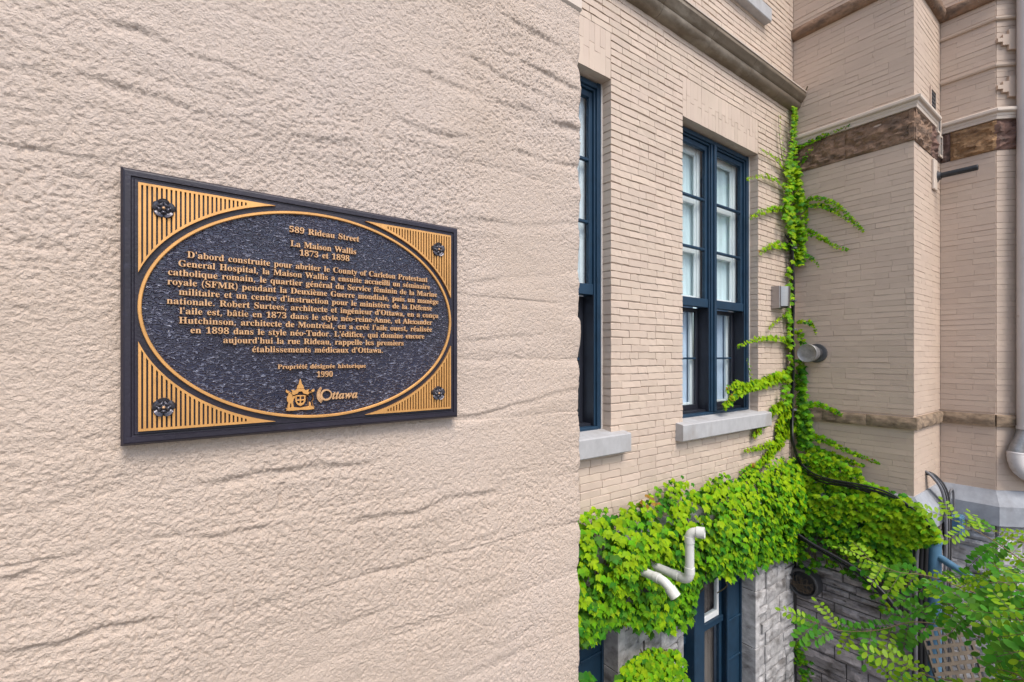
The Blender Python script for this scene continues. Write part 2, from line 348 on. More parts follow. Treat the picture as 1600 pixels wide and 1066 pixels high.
a_ = (ii*nz + jj).ravel(); F = np.stack([a_, a_+nz, a_+nz+1, a_+1], -1)
me = bpy.data.meshes.new('stucco_face'); me.vertices.add(len(V)); me.vertices.foreach_set('co', (V - np.array([.3, YA, GZ])).ravel())
me.loops.add(F.size); me.loops.foreach_set('vertex_index', F.ravel().astype(np.int32))
me.polygons.add(len(F)); me.polygons.foreach_set('loop_start', np.arange(0, F.size, 4, dtype=np.int32)); me.polygons.foreach_set('loop_total', np.full(len(F), 4, dtype=np.int32))
me.polygons.foreach_set('use_smooth', np.ones(len(F), dtype=bool)); me.update(calc_edges=True); me.validate(); me.materials.append(M['stucco'])
link('stucco_face', me, pier, (.3, YA, GZ))
k = MB(); k.bbox(-1.72, XA + .004, YA - .006, 2.775, .974, 1.16, .006); k.build('coping', M['trim'], pier)
k = MB(); k.box(-1.70, -1.62, YA + .02, 2.77, GZ, .97); k.build('end_wall', M['paint'], pier)

# ------------------------------------------------------------------ building frames
YB, XC = 2.78, 6.60
r2 = math.sqrt(.5)
FR = {'B': ((0, YB), (1, 0), (0, -1)), 'C': ((XC, YB), (0, -1), (-1, 0)), 'F': ((XC, 1.553), (1, 0), (0, -1)),
      'D': ((7.68, 1.553), (0, -1), (-1, 0)), 'E': ((7.68, 1.075), (r2, -r2), (-r2, -r2)), 'G': ((8.70, .055), (1, 0), (0, -1))}
def fp(fr, s, n, z):
    O, T, N = FR[fr]; return Vector((O[0] + T[0]*s + N[0]*n, O[1] + T[1]*s + N[1]*n, z))
def fmat(fr, s, n, z, sx=1):
    O, T, N = FR[fr]; p = fp(fr, s, n, z)
    # local x -> T, y -> -N (inwards), z up
    return Matrix(((T[0]*sx, -N[0], 0, p.x), (T[1]*sx, -N[1], 0, p.y), (0, 0, 1, p.z), (0, 0, 0, 1)))
wallB = thing('brick_wall', (4, YB, GZ), 'beige painted brick wall with two tall dark blue sash windows', 'wall'); wallB['kind'] = 'thing'
bay = thing('brick_bay', (7.2, 1.6, GZ), 'beige brick bay with brown sandstone bands at the right of the picture', 'building')

IVY_B = [(900,796),(925,790),(945,797),(962,801),(985,786),(1008,776),(1024,768),(1028,756),(1050,750),(1073,748),(1078,760),(1100,752),(1118,742),(1140,741),(1165,740),(1180,728),(1205,718),(1228,712),(1243,716),(1262,742),(1262,860),(1240,868),(1215,868),(1190,882),(1160,886),(1140,898),(1118,892),(1098,902),(1090,925),(1086,950),(1080,988),(1060,990),(1040,972),(1012,982),(1000,975),(975,968),(950,975),(938,992),(912,1000),(900,1000)]
IVY_B2 = [(960,1070),(968,1046),(985,1032),(1000,1020),(1015,1012),(1032,1010),(1040,1018),(1055,1012),(1068,1026),(1076,1046),(1082,1070)]
IVY_C = [(1240,716),(1262,700),(1290,708),(1320,722),(1348,734),(1352,752),(1392,764),(1420,776),(1440,790),(1462,822),(1468,842),(1442,852),(1420,856),(1428,880),(1405,905),(1402,960),(1380,955),(1345,905),(1300,884),(1262,896),(1240,880),(1236,850)]

# ------------------------------------------------------------------ bricks
CH = .064
def brick_geo(rng, L=.245, Hh=.058, depth=.02, bev=.004, lip=.0025, seg=4, jit=.0016):
    rows = [(Hh/2, depth), (Hh/2, bev), (Hh/2 - bev, 0), (-Hh/2 + bev*.6, 0), (-Hh/2, bev), (-Hh/2, depth)]
    tl = rng.uniform(-.0015, .0015); V = []
    for i in range(seg + 1):
        x = -L/2 + L*i/seg; e = 0
        for r, (z, y) in enumerate(rows):
            xx = x; jz = rng.uniform(-jit, jit) if r in (1, 2, 3, 4) else 0; jy = rng.uniform(-jit, jit)*.7 if r in (2, 3) else 0
            if i == 0: xx += bev*.3 if r in (2, 3) else 0
            if i == seg: xx -= bev*.3 if r in (2, 3) else 0
            if r == 3: jy -= lip + tl
            if r == 2: jy += tl
            V.append((xx, y + jy + .003, z + jz))
    F = []
    for i in range(seg):
        for r in range(5): F.append((i*6 + r, i*6 + r + 1, (i+1)*6 + r + 1, (i+1)*6 + r))
    F.append(tuple(range(6))[::-1]); F.append(tuple(seg*6 + r for r in range(6)))
    return V, F
def lay_bricks(fr, s0, s1, z0, z1, holes, out, rng, L=.245, zbase=2.79, start=0, clean=1.0):
    n0 = math.floor((z0 - zbase)/CH) - 1; n1 = math.ceil((z1 - zbase)/CH)
    for n in range(n0, n1):
        zc = zbase + (n + .5)*CH
        if zc < z0 + .004 or zc > z1 - .004: continue
        cuts = [(s0, s1)]
        for (a, b, c, d) in holes:
            if c < zc < d:
                new = []
                for (p, q) in cuts:
                    if b <= p or a >= q: new.append((p, q)); continue
                    if a > p: new.append((p, a))
                    if b < q: new.append((b, q))
                cuts = new
        for (p, q) in cuts:
            off = (n % 2)*L*.5 + rng.uniform(-.02, .02); t = math.floor((p - off)/L)*L + off
            xs = [p]; t += L
            while t < q - .05:
                if t > p + .05: xs.append(t + rng.uniform(-.012, .012))
                t += L if rng.random() < .86 else L*.5
            xs.append(q)
            for a, b in zip(xs[:-1], xs[1:]):
                jm = any((abs(a - h[1]) < .002 or abs(b - h[0]) < .002) and h[2] < zc < h[3] for h in holes)
                out.append((fr, (a + b)/2, zc + (.0075*float(fbm((a+b)*.9+n*3.7, n*1.31, 61, 2)) + rng.uniform(-.0022, .0022))*clean, b - a - rng.choice((.0, .0006, .0006, .0025, .004))*clean, jm))
def finish_bricks(out, parent, material, rng, prm, maxn=300):
    var = []
    for k_ in range(10): var.append(brick_geo(rng, **prm))
    deep = [brick_geo(rng, **{**prm, 'depth': .125}) for _ in range(4)]
    vm = []
    for V_, F_ in var:
        q = MB(); q.add(V_, F_); vm.append(q.mesh('brick', [material]))
    L0 = prm.get('L', .245); sc = []
    for i, (fr, s, z, ln, jm) in enumerate(out):
        p = fp(fr, s, 0, z); px, py, d = proj(p); a = 0
        if 912 < px < 1598 and 2 < py < 1064 and not jm and not inpoly(px, py, IVY_B) and not inpoly(px, py, IVY_C):
            N = FR[fr][2]; a = ln*CH*abs(N[0]*p.x + N[1]*p.y)/p.length/d**2 if (N[0]*p.x + N[1]*p.y) < 0 else 0
            if 1222 < px < 1245: a *= .1
        sc.append((a, i))
    sc.sort(reverse=True); chosen = {i for a, i in sc[:maxn] if a > 0}
    st_ = MB()
    for i, (fr, s, z, ln, jm) in enumerate(out):
        vi = rng.randrange(10)
        if i in chosen:
            p = fp(fr, s, 0, z); o = bpy.data.objects.new('brick', vm[vi]); COL.objects.link(o); o.parent = parent
            mm = fmat(fr, s, 0, z, ln/L0) @ Matrix.Rotation(rng.gauss(0, .006), 4, 'Y') @ Matrix.Diagonal((1, 1, rng.uniform(.93, 1.02), 1)); mm.translation = p - ORG[parent.name]; o.matrix_local = mm
        else:
            V_, F_ = deep[vi % 4] if jm else var[vi]
            m_ = fmat(fr, s, 0, z, ln/L0) @ Matrix.Rotation(rng.gauss(0, .006), 4, 'Y') @ Matrix.Diagonal((1, 1, rng.uniform(.93, 1.02), 1)); st_.add([m_ @ Vector(v) for v in V_], F_)
    tag(st_.build('brickwork', material, parent), kind='stuff')

W1 = (1.60, 3.12, -.66, 2.39); W2 = (4.17, 5.68, -.66, 2.39); W3 = (4.17, 5.68, 4.15, 6.3); W4 = (1.60, 3.12, 4.15, 6.3)
LH = .40
rb = random.Random(5)
bo = []
holesB = [(w_[0], w_[1], w_[2], w_[3] + (LH if w_[3] < 3 else 0)) for w_ in (W1, W2, W3, W4)]
# keep the clear wall beside each lintel: the lintel is as wide as the opening
lay_bricks('B', XA + .01, XC, -1.56, 3.17, holesB, bo, rb, L=.25); lay_bricks('B', XA + .01, XC, 3.335, 5.4, holesB, bo, rb, L=.25)
finish_bricks(bo, wallB, M['paint'], rb, dict(L=.25, Hh=.0604, depth=.02, bev=.0042, lip=.0022, jit=.0029))
# soldier-course lintels
for w_ in (W1, W2):
    q = MB(); n = round((w_[1] - w_[0])/.0655); wd = (w_[1] - w_[0])/n
    for i in range(n):
        x = w_[0] + wd*(i + .5); sp = .20 + (.03 if i % 2 else -.03)
        for za, zb in ((w_[3], w_[3] + sp), (w_[3] + sp, w_[3] + LH)):
            V_, F_ = brick_geo(rb, L=zb - za - .003, Hh=wd - .0004, depth=.125, bev=.0011, lip=.0006, seg=2, jit=.0012)
            zc = (za + zb)/2
            q.add([(x + v[2], YB + v[1] + rb.uniform(0, .0), zc + v[0]) for v in V_], [f[::-1] for f in F_])
    q.build('lintel', M['paint'], wallB)
# wall core with openings
def core(q, xs, zs_, holes, y0, y1):
    xs = sorted(set(xs)); zs_ = sorted(set(zs_))
    for a, b in zip(xs[:-1], xs[1:]):
        for c, d in zip(zs_[:-1], zs_[1:]):
            if any(h[0] - 1e-6 <= a and b <= h[1] + 1e-6 and h[2] - 1e-6 <= c and d <= h[3] + 1e-6 for h in holes): continue
            q.box(a, b, y0, y1, c, d)
q = MB(); hs = [(w_[0] - .008, w_[1] + .008, w_[2] - .02, w_[3] + .006) for w_ in (W1, W2, W3, W4)]
core(q, [XA + .004, 9.0] + [h[0] for h in hs] + [h[1] for h in hs], [-1.6, 5.4, 6.8] + [h[2] for h in hs] + [h[3] for h in hs], hs, YB + .0115, YB + .40)
q.build('wall_core', M['paint'], wallB)
q = MB(); q.box(XA + .004, XC, YB - .001, YB + .02, 5.4, 6.8); q.build('parapet', M['paint'], wallB) if False else None

# ------------------------------------------------------------------ windows
def sash_window(w_, name='window', lower=True, upper_only=False):
    x0, x1, z0, z1 = w_; y0 = YB + .105
    fr = MB(); t = .055
    fr.bbox(x0+.010, x0+t, y0, y0+.16, z0, z1, .005); fr.bbox(x1-t, x1-.010, y0, y0+.16, z0, z1, .005); fr.bbox(x0+t, x1-t, y0+.002, y0+.16, z1-t, z1-.008, .005)
    fr.bbox(x0+t, x1-t, y0-.006, y0+.16, z0, z0+.05, .005)
    xm = (x0+x1)/2; fr.bbox(xm-.055, xm+.055, y0+.004, y0+.18, z0+.05, z1-t, .006); fr.bbox(xm-.022, xm+.022, y0-.014, y0+.004, z0+.05, z1-t, .004)
    # stepped inner bead
    for a, b in ((x0+t, xm-.055), (xm+.055, x1-t)):
        fr.bbox(a, a+.018, y0+.022, y0+.16, z0+.05, z1-t, .004); fr.bbox(b-.018, b, y0+.022, y0+.16, z0+.05, z1-t, .004); fr.bbox(a+.018, b-.018, y0+.022, y0+.16, z1-t-.02, z1-t, .004)
    wn = fr.build(name, M['blue'], wallB)
    ck = MB(); ck.box(x0-.006, x0+.010, y0-.004, y0+.05, z0, z1); ck.box(x1-.010, x1+.006, y0-.004, y0+.05, z0, z1); ck.build('caulk_strip', M['caulk'], wn)
    zm = z0 + (z1-z0)*.405           # meeting rail
    for a, b in ((x0+t+.018, xm-.073), (xm+.073, x1-t-.018)):
        yu = y0+.045
        s = MB(); sw = .040
        s.bbox(a, a+sw, yu, yu+.04, zm, z1-t-.02, .004); s.bbox(b-sw, b, yu, yu+.04, zm, z1-t-.02, .004); s.bbox(a+sw, b-sw, yu, yu+.04, z1-t-.075, z1-t-.02, .004); s.bbox(a, b, yu-.012, yu+.05, zm-.04, zm+.055, .005)
        us_ = s.build('upper_sash', M['blue'], wn)
        ga, gb, gz0, gz1 = a+sw, b-sw, zm+.055, z1-t-.075; hz = (gz1-gz0)/3
        for i in range(3):
            p = MB(); p.box(ga, gb, yu+.018, yu+.022, gz0+hz*i+.012, gz0+hz*(i+1)-.012); p.build('pane', M['glass'], wn)
            if i: mu = MB(); mu.bbox(ga, gb, yu+.002, yu+.036, gz0+hz*i-.0135, gz0+hz*i+.0135, .005); mu.build('muntin', M['blue'], wn)
        # white inner sash and blind behind the upper panes
        f2 = MB(); yi = yu+.075; iw = .066
        f2.bbox(ga-.03, ga-.03+iw, yi, yi+.04, gz0-.03, gz1+.03, .006); f2.bbox(gb+.03-iw, gb+.03, yi, yi+.04, gz0-.03, gz1+.03, .006); f2.bbox(gb+.03-iw-.03, gb+.03-iw, yi+.015, yi+.04, gz0-.03, gz1+.03, .006)
        for i in range(4): f2.bbox(ga-.03+iw, gb+.03-iw-.03, yi+.004, yi+.04, gz0+hz*i-.045, gz0+hz*i+.035, .006)
        f2.build('inner_sash', M['whitewood'], wn)
        bl = MB(); n = 26; V_ = []
        for i in range(n+1):
            x = a-.02+(b-a+.04)*i/n; yy = yi+.065+.006*math.sin(i*1.9)+.003*math.sin(i*4.3)
            V_ += [(x, yy, zm-.02), (x, yy+.008*math.sin(i), z1-t)]
        bl.add(V_, [(2*i, 2*i+2, 2*i+3, 2*i+1) for i in range(n)]); bl.build('blind', M['blind'], wn, smooth=50)
        # lower sash set well back, dark track round it
        yl = y0+.155; tr = MB()
        tr.box(a-.015, a+.004, y0+.03, yl+.03, z0+.05, zm-.04); tr.box(b-.004, b+.015, y0+.03, yl+.03, z0+.05, zm-.04); tr.box(a+.004, b-.004, y0+.06, yl+.03, z0+.05, z0+.072)
        tr.build('screen_track', M['blackblue'], wn)
        s = MB(); s.bbox(a+.004, a+.045, yl, yl+.035, z0+.072, zm-.04, .004); s.bbox(b-.045, b-.004, yl, yl+.035, z0+.072, zm-.04, .004); s.bbox(a+.045, b-.045, yl, yl+.035, z0+.072, z0+.125, .004); s.bbox(a+.045, b-.045, yl, yl+.035, zm-.085, zm-.04, .004)
        s.build('lower_sash', M['blackblue'], wn)
        ga, gb, gz0, gz1 = a+.045, b-.045, z0+.125, zm-.085; hz = (gz1-gz0)/2
        for i in range(2):
            p = MB(); p.box(ga, gb, yl+.014, yl+.018, gz0+hz*i+(.01 if i else 0), gz0+hz*(i+1)-(0 if i else .01)); p.build('pane', M['glass'], wn)
        mu = MB(); mu.bbox(ga, gb, yl+.002, yl+.03, gz0+hz-.011, gz0+hz+.011, .004); mu.build('muntin', M['blue'], wn)
        f2 = MB(); yi = yl+.05
        f2.bbox(gb-.035, gb+.02, yi, yi+.03, gz0-.03, gz1+.03, .005); f2.bbox(ga-.02, ga+.035, yi, yi+.03, gz0-.03, gz1+.03, .005); f2.bbox(ga+.035, gb-.035, yi, yi+.03, gz0-.03, gz0+.02, .005); f2.build('inner_sash', M['whitewood'], wn)
        bl = MB(); V_ = []
        for i in range(n+1):
            x = a-.02+(b-a+.04)*i/n; yy = yi+.045+.008*math.sin(i*1.1+1)
            V_ += [(x, yy, z0+.03), (x, yy+.012*math.sin(i*.7), zm)]
        bl.add(V_, [(2*i, 2*i+2, 2*i+3, 2*i+1) for i in range(n)]); bl.build('blind', M['blind2'], wn, smooth=50)
    return wn
tag(sash_window(W1), 'tall blue window half hidden by the stucco corner'); tag(sash_window(W2), 'tall blue double window beside the ivy')
sash_window(W3); sash_window(W4)
for k_, (x0, x1) in enumerate(((1.48, 3.285), (4.05, 5.835))):
    for zt in (-.645, 4.155):
        s = MB(); b_ = .008
        prof = [(YB+.12, zt+.012), (YB-.075, zt-.018), (YB-.083, zt-.028), (YB-.083, zt-.172), (YB-.076, zt-.18), (YB+.12, zt-.18)]
        V_ = [(x0, y, z) for y, z in prof] + [(x1, y, z) for y, z in prof]; n = len(prof)
        s.add(V_, [tuple(range(n)), tuple(range(n, 2*n))[::-1]] + [(i, i+n, (i+1) % n + n, (i+1) % n) for i in range(n)])
        s.fix = True; s.build('window_sill', M['sill'], wallB)

# ------------------------------------------------------------------ swept mouldings
def sweep(path, prof, closed_ends=True, segs=None, rough=0, seed=0):
    """path: plan points; prof: (offset to the right of travel, z)"""
    P = [Vector((p[0], p[1])) for p in path]
    if segs:
        Q = [P[0]]; tgt = []
        for a, b in zip(P[:-1], P[1:]):
            n = max(1, int((b-a).length/segs))
            for i in range(1, n+1): Q.append(a.lerp(b, i/n))
        P = Q
    m = len(P); q = MB(); V_ = []
    for i, p in enumerate(P):
        d0 = (P[i]-P[i-1]).normalized() if i else (P[1]-P[0]).normalized(); d1 = (P[i+1]-P[i]).normalized() if i < m-1 else d0
        n0 = Vector((d0.y, -d0.x)); n1 = Vector((d1.y, -d1.x)); nn = (n0+n1); nn = nn/max(.2, nn.dot(n0))
        for j, (o, z) in enumerate(prof):
            dz = 0; do = 0
            if rough: do = rough*float(fbm(i*.7+seed, j*1.3, seed, 2)); dz = rough*.5*float(fbm(i*.5+seed, j*1.7+9, seed+3, 2))
            V_.append((p.x+nn.x*(o+do), p.y+nn.y*(o+do), z+dz))
    k_ = len(prof)
    F_ = [(i*k_+j, (i+1)*k_+j, (i+1)*k_+j+1, i*k_+j+1) for i in range(m-1) for j in range(k_-1)]
    F_ += [tuple(range(k_)), tuple((m-1)*k_+j for j in range(k_))[::-1]]
    q.add(V_, F_); q.fix = True; return q
PB0, PB1 = (XA + .005, YB), (XC, YB)
PC1, PF1, PD1, PE1, PG1 = (XC, 1.553), (7.68, 1.553), (7.68, 1.075), (8.70, .055), (11.5, .055)
# stone cornice on the near wall, in butted lengths
pr = [(-.02, 3.155), (.022, 3.160), (.060, 3.172), (.088, 3.198), (.098, 3.228), (.094, 3.243), (.108, 3.249), (.118, 3.262), (.150, 3.300), (.156, 3.308), (.156, 3.340), (.15, 3.346), (-.02, 3.375)]
cuts = [XA + .006, 1.9, 2.85, 3.72, 4.52, 5.34, 6.02, XC - .002]
for a, b in zip(cuts[:-1], cuts[1:]):
    sweep([(a+.002, YB), (b-.002, YB)], pr, segs=.12, rough=.0022, seed=int(a*10)).build('cornice_stone', M['weathered'], wallB, smooth=35)
q = sweep([(XA+.006, YB), (XC-.003, YB)], [(-.02, 3.376), (.120, 3.352), (.162, 3.350), (.164, 3.362), (-.02, 3.40)]); q.build('cornice_capping', M['trim'], wallB)

# ------------------------------------------------------------------ bay: cores, bricks, bands
q = MB()
def prism(q, poly, z0, z1):
    n = len(poly); q.add([(x, y, z0) for x, y in poly] + [(x, y, z1) for x, y in poly], [tuple(range(n))[::-1], tuple(range(n, 2*n))] + [(i, (i+1) % n, (i+1) % n+n, i+n) for i in range(n)]); q.fix = True
e = .009
bay_poly = [(XC+e, 3.6), (XC+e, 1.553+e), (7.68+e, 1.553+e), (7.68+e, 1.075+e*.41), (8.70+e*.41, .055+e), (11.5, .055+e), (11.5, 3.6)]
prism(q, bay_poly, -1.6, 6.8); q.build('wall_core', M['bay_paint'], bay)
br = []; rc = random.Random(8)
for fr, s0, s1, L in (('C', .001, 1.227, .29), ('F', .021, 1.08, .29), ('D', .0, .478, .29), ('E', .012, 1.44, .29)):
    for z0, z1 in ((-1.55, -.80), (-.67, 2.36), (2.82, 4.08), (4.22, 5.2)):
        lay_bricks(fr, s0, s1, z0, z1, [], br, rc, L=L, zbase=2.36, clean=.45)
finish_bricks(br, bay, M['bay_paint'], rc, dict(L=.29, Hh=.0635, depth=.02, bev=.0010, lip=.0008, jit=.0009))

def rock_geo(rng, s0, s1, z0, z1, proud, depth=.06, nx=5, nz=4, rough=.012, bev=.012, seed=0):
    """quarry-faced block: pillowed broken front, straight sides; local (s, n, z)"""
    V_ = []; F_ = []
    for i in range(nx+1):
        for j in range(nz+1):
            u = i/nx; v = j/nz; ed = min(u, 1-u)*(s1-s0); ez = min(v, 1-v)*(z1-z0)
            pil = min(1, ed/(bev*2.2))*min(1, ez/(bev*2.2))
            n = proud - bev*(1-pil) + rough*pil*(float(fbm((s0+u*(s1-s0))*11+seed, (z0+v*(z1-z0))*19, seed, 4))*1.25)
            inn = 0 if (i in (0, nx) or j in (0, nz)) else 1
            V_.append((s0+u*(s1-s0) + inn*rng.uniform(-.2, .2)*(s1-s0)/nx, n, z0+v*(z1-z0) + inn*rng.uniform(-.25, .25)*(z1-z0)/nz + (0 if inn else 0)))
    idx = lambda i, j: i*(nz+1)+j
    for i in range(nx):
        for j in range(nz): F_.append((idx(i, j), idx(i+1, j), idx(i+1, j+1), idx(i, j+1)))
    ring = [idx(i, 0) for i in range(nx)] + [idx(nx, j) for j in range(nz)] + [idx(i, nz) for i in range(nx, 0, -1)] + [idx(0, j) for j in range(nz, 0, -1)]
    b = len(V_)
    for r in ring: V_.append((V_[r][0], proud-depth, V_[r][2]))
    n = len(ring)
    for t in range(n): F_.append((ring[(t+1) % n], ring[t], b+t, b+(t+1) % n))
    return V_, F_
def rock(name, fr, s0, s1, z0, z1, proud, material, parent, rng, smooth=None, **kw):
    V_, F_ = rock_geo(rng, s0, s1, z0, z1, proud, **kw); q = MB()
    q.add([fp(fr, v[0], v[1], v[2]) for v in V_], F_); q.fix = True
    return q.build(name, material, parent, smooth=smooth)
rs = random.Random(21)
for fr, a, b, m_, pr_ in (('C', -.0, .58, 'sand', .016), ('C', .584, 1.247, 'sand', .018), ('F', -.018, .62, 'sand', .018), ('F', .624, 1.066, 'sand3', .014), ('D', -.0, .09, 'sand3', .012), ('D', .094, .488, 'sand2', .022), ('E', -.012, .30, 'sand3', .016), ('E', .304, 1.44, 'sand', .016)):
    rock('sandstone_block', fr, a, b, 2.362, 2.700, pr_, M[m_], bay, rs, nx=max(4, int((b-a)/.03)), nz=13, rough=.042, bev=.012, seed=rs.randrange(90), smooth=None)
for fr, a, b in (('C', 0, .34), ('C', .343, .80), ('C', .803, 1.262), ('F', -.03, .50), ('F', .503, 1.05), ('D', 0, .475), ('E', -.004, .5), ('E', .503, 1.44)):
    rock('ledge_stone', fr, a, b, -.802, -.668, .042, M['ledge'], bay, rs, nx=max(4, int((b-a)/.04)), nz=5, rough=.016, bev=.016, depth=.06, seed=rs.randrange(90), smooth=30)
# painted cornice over the sandstone
cp = [(-.02, 2.704), (.030, 2.704), (.034, 2.735), (.040, 2.742), (.043, 2.768), (.066, 2.775), (.074, 2.786), (.074, 2.812), (.062, 2.822), (-.02, 2.836)]
sweep([(XC, YB-.001), PC1, (7.38, 1.553)], cp).build('cornice', M['trim'], bay, smooth=30)
sweep([(7.68, 1.552), PD1, (8.69, .065)], cp).build('cornice', M['trim'], bay, smooth=30)
# rough string course high up, and thin mouldings on the far faces
sp = [(-.02, 4.075), (.030, 4.078), (.058, 4.105), (.070, 4.150), (.062, 4.200), (.03, 4.225), (-.02, 4.235)]
sweep([(XC, YB-.001), PC1, PF1, PD1, (8.69, .065)], sp, segs=.07, rough=.010, seed=4).build('string_course', M['sand'], bay, smooth=40)
for z in (3.33, 3.865):
    sweep([(7.68, 1.552), PD1, (8.69, .065)], [(-.02, z-.022), (.016, z-.022), (.024, z-.006), (.024, z+.014), (.01, z+.022), (-.02, z+.024)]).build('thin_moulding', M['bay_paint'], bay)
# stepped cross ornaments
for zc in (3.60, 3.065):
    q = MB(); st_ = .168
    for (a, b, c, d) in ((-.055, .055, -.115, .115), (-.115, -.055, -.06, .06), (.055, .115, -.06, .06), (-.165, -.115, -.022, .022), (.115, .165, -.022, .022)):
        pts = [fp('E', st_+s_, n_, zc+z_) for n_ in (.030, -.02) for s_, z_ in ((a, c), (b, c), (b, d), (a, d))]
        q.add(pts, [(0, 1, 2, 3), (7, 6, 5, 4), (0, 4, 5, 1), (1, 5, 6, 2), (2, 6, 7, 3), (3, 7, 4, 0)])
    q.fix = True; q.build('stepped_cross_ornament', M['bay_paint'], bay)
# vent hole and the little stepped flashing under it
def frame_box(q, fr, s0, s1, z0, z1, t, n=.012):
    for a, b, c, d in ((s0, s0+t, z0, z1), (s1-t, s1, z0, z1), (s0+t, s1-t, z0, z0+t), (s0+t, s1-t, z1-t, z1)):
        pts = [fp(fr, s_, n_, z_) for n_ in (n, -.02) for s_, z_ in ((a, c), (b, c), (b, d), (a, d))]
        q.add(pts, [(0, 1, 2, 3), (7, 6, 5, 4), (0, 4, 5, 1), (1, 5, 6, 2), (2, 6, 7, 3), (3, 7, 4, 0)])
    q.fix = True
def fbox(q, fr, s0, s1, n0, n1, z0, z1, mat=0):
    pts = [fp(fr, s_, n_, z_) for n_ in (n1, n0) for s_, z_ in ((s0, z0), (s1, z0), (s1, z1), (s0, z1))]
    q.add(pts, [(0, 1, 2, 3), (7, 6, 5, 4), (0, 4, 5, 1), (1, 5, 6, 2), (2, 6, 7, 3), (3, 7, 4, 0)], mat); q.fix = True
q = MB(); fbox(q, 'F', .64, .83, -.01, .006, 2.93, 3.13, 0); frame_box(q, 'F', .61, .86, 2.90, 3.16, .03, .012); q.m = [0]*6 + [1]*(len(q.f)-6)
for i in range(4): fbox(q, 'F', .655, .815, .006, .011, 2.95+i*.045, 2.97+i*.045, 0)
q.build('vent_grille', [M['galv_dark'], M['bay_paint']], bay)
q = MB(); frame_box(q, 'F', .80, .96, 2.66, 2.86, .026, .034); fbox(q, 'F', .826, .934, -.0, .024, 2.686, 2.834)
frame_box(q, 'F', .89, 1.03, 2.40, 2.66, .024, .034); fbox(q, 'F', .914, 1.006, -.0, .024, 2.424, 2.636)
q.m = [1]*24 + [0]*6 + [1]*24 + [0]*6
q.build('stepped_flashing', [M['galv_dark'], M['trim']], bay)

# water table round everything, then rock-faced stone below
wt = [(-.03, -1.528), (.012, -1.532), (.112, -1.680), (.118, -1.690), (.118, -1.905), (.108, -1.915), (.03, -1.925), (-.03, -1.93)]
for a, b in zip([XA+.01, 2.3, 3.5, 4.8, 5.75], [2.297, 3.497, 4.797, 5.747, 6.47]):
    sweep([(a, YB), (b, YB)], wt).build('water_table_stone', M['sill'], wallB, smooth=25)
sweep([(XC, YB+.02), PC1, PF1, PD1, PE1, PG1], wt).build('water_table', M['watertable'], bay, smooth=25)
PJ = .04
BW1 = (1.60, 3.155, -4.0, -2.0); BW2 = (4.10, 5.52, -4.0, -2.0)
q = MB(); core(q, [XA+.004, 9.0, BW1[0], BW1[1], BW2[0], BW2[1]], [GZ, -1.6, -4.0, -2.0], [BW1, BW2], YB-PJ+.03, YB+.40)
q.build('basement_core', M['mortar'], wallB)
e = -PJ + .03
prism(q := MB(), [(XC+e, 3.6), (XC+e, 1.553+e), (7.68+e, 1.553+e), (7.68+e, 1.075+e*.41), (8.70+e*.41, .055+e), (11.5, .055+e), (11.5, 3.6)], GZ, -1.6)
q.build('basement_core', M['mortar'], bay)
def rubble(fr, s0, s1, z0, z1, material, parent, rng, hmin=.11, hmax=.21, lmin=.16, lmax=.5, rough=.014, holes=(), proud=PJ, vis=None, gap=.008):
    z = z1; stuff = MB()
    while z > z0 + .05:
        h = min(rng.uniform(hmin, hmax), z - z0)
        if z - h - z0 < .06: h = z - z0
        cuts = [(s0, s1)]
        for (a, b, c, d) in holes:
            if c < z - h/2 < d:
                new = []
                for p, q_ in cuts:
                    if b <= p or a >= q_: new.append((p, q_)); continue
                    if a > p: new.append((p, a))
                    if b < q_: new.append((b, q_))
                cuts = new
        for p, q_ in cuts:
            s = p
            while s < q_ - .02:
                l = rng.uniform(lmin, lmax)
                if q_ - s - l < lmin*.8: l = q_ - s
                split = rng.random() < .18 and h > .15
                for (za, zb) in (((z-h, z-h*.5), (z-h*.5, z)) if split else ((z-h, z),)):
                    jz = .004 if split else .012
                    V_, F_ = rock_geo(rng, s+gap/2, s+l-gap/2, za+gap/2+rng.uniform(-1, 1)*jz*.3, zb-gap/2, proud+rng.uniform(-.010, .018), nx=5, nz=4, rough=rough, bev=.014, depth=.06, seed=rng.randrange(500))
                    c_ = fp(fr, s+l/2, 0, (za+zb)/2); px, py, d_ = proj(c_)
                    if 890 < px < 1640 and py < 1120:
                        o = MB(); o.add([fp(fr, *v) for v in V_], F_); o.fix = True; o.build('stone', material, parent, smooth=12)
                    else: stuff.add([fp(fr, *v) for v in V_], F_)
                s += l
        z -= h
    if stuff.f: stuff.fix = True; tag(stuff.build('stonework', material, parent), kind='stuff')
rr = random.Random(33)
JW = .20
rubble('B', XA+.01, XC-.045, GZ, -1.93, M['limestone'], wallB, rr, rough=.020, lmin=.14, lmax=.34, holes=[(BW1[0], BW1[1]+.0, -4.0, -2.0), (BW2[0], BW2[1]+.0, -4.0, -2.0)])
rubble('C', .045, 1.267, GZ, -1.93, M['limestone_dark'], bay, rr, rough=.060, hmin=.07, hmax=.20, lmin=.18, lmax=.60, gap=.013)
rubble('F', -.0, 1.04, GZ, -1.93, M['limestone_dark'], bay, rr, rough=.022); rubble('D', .04, .478, GZ, -1.93, M['limestone'], bay, rr, rough=.022)
rubble('E', .0, 1.44, GZ, -1.93, M['limestone'], bay, rr, rough=.022)
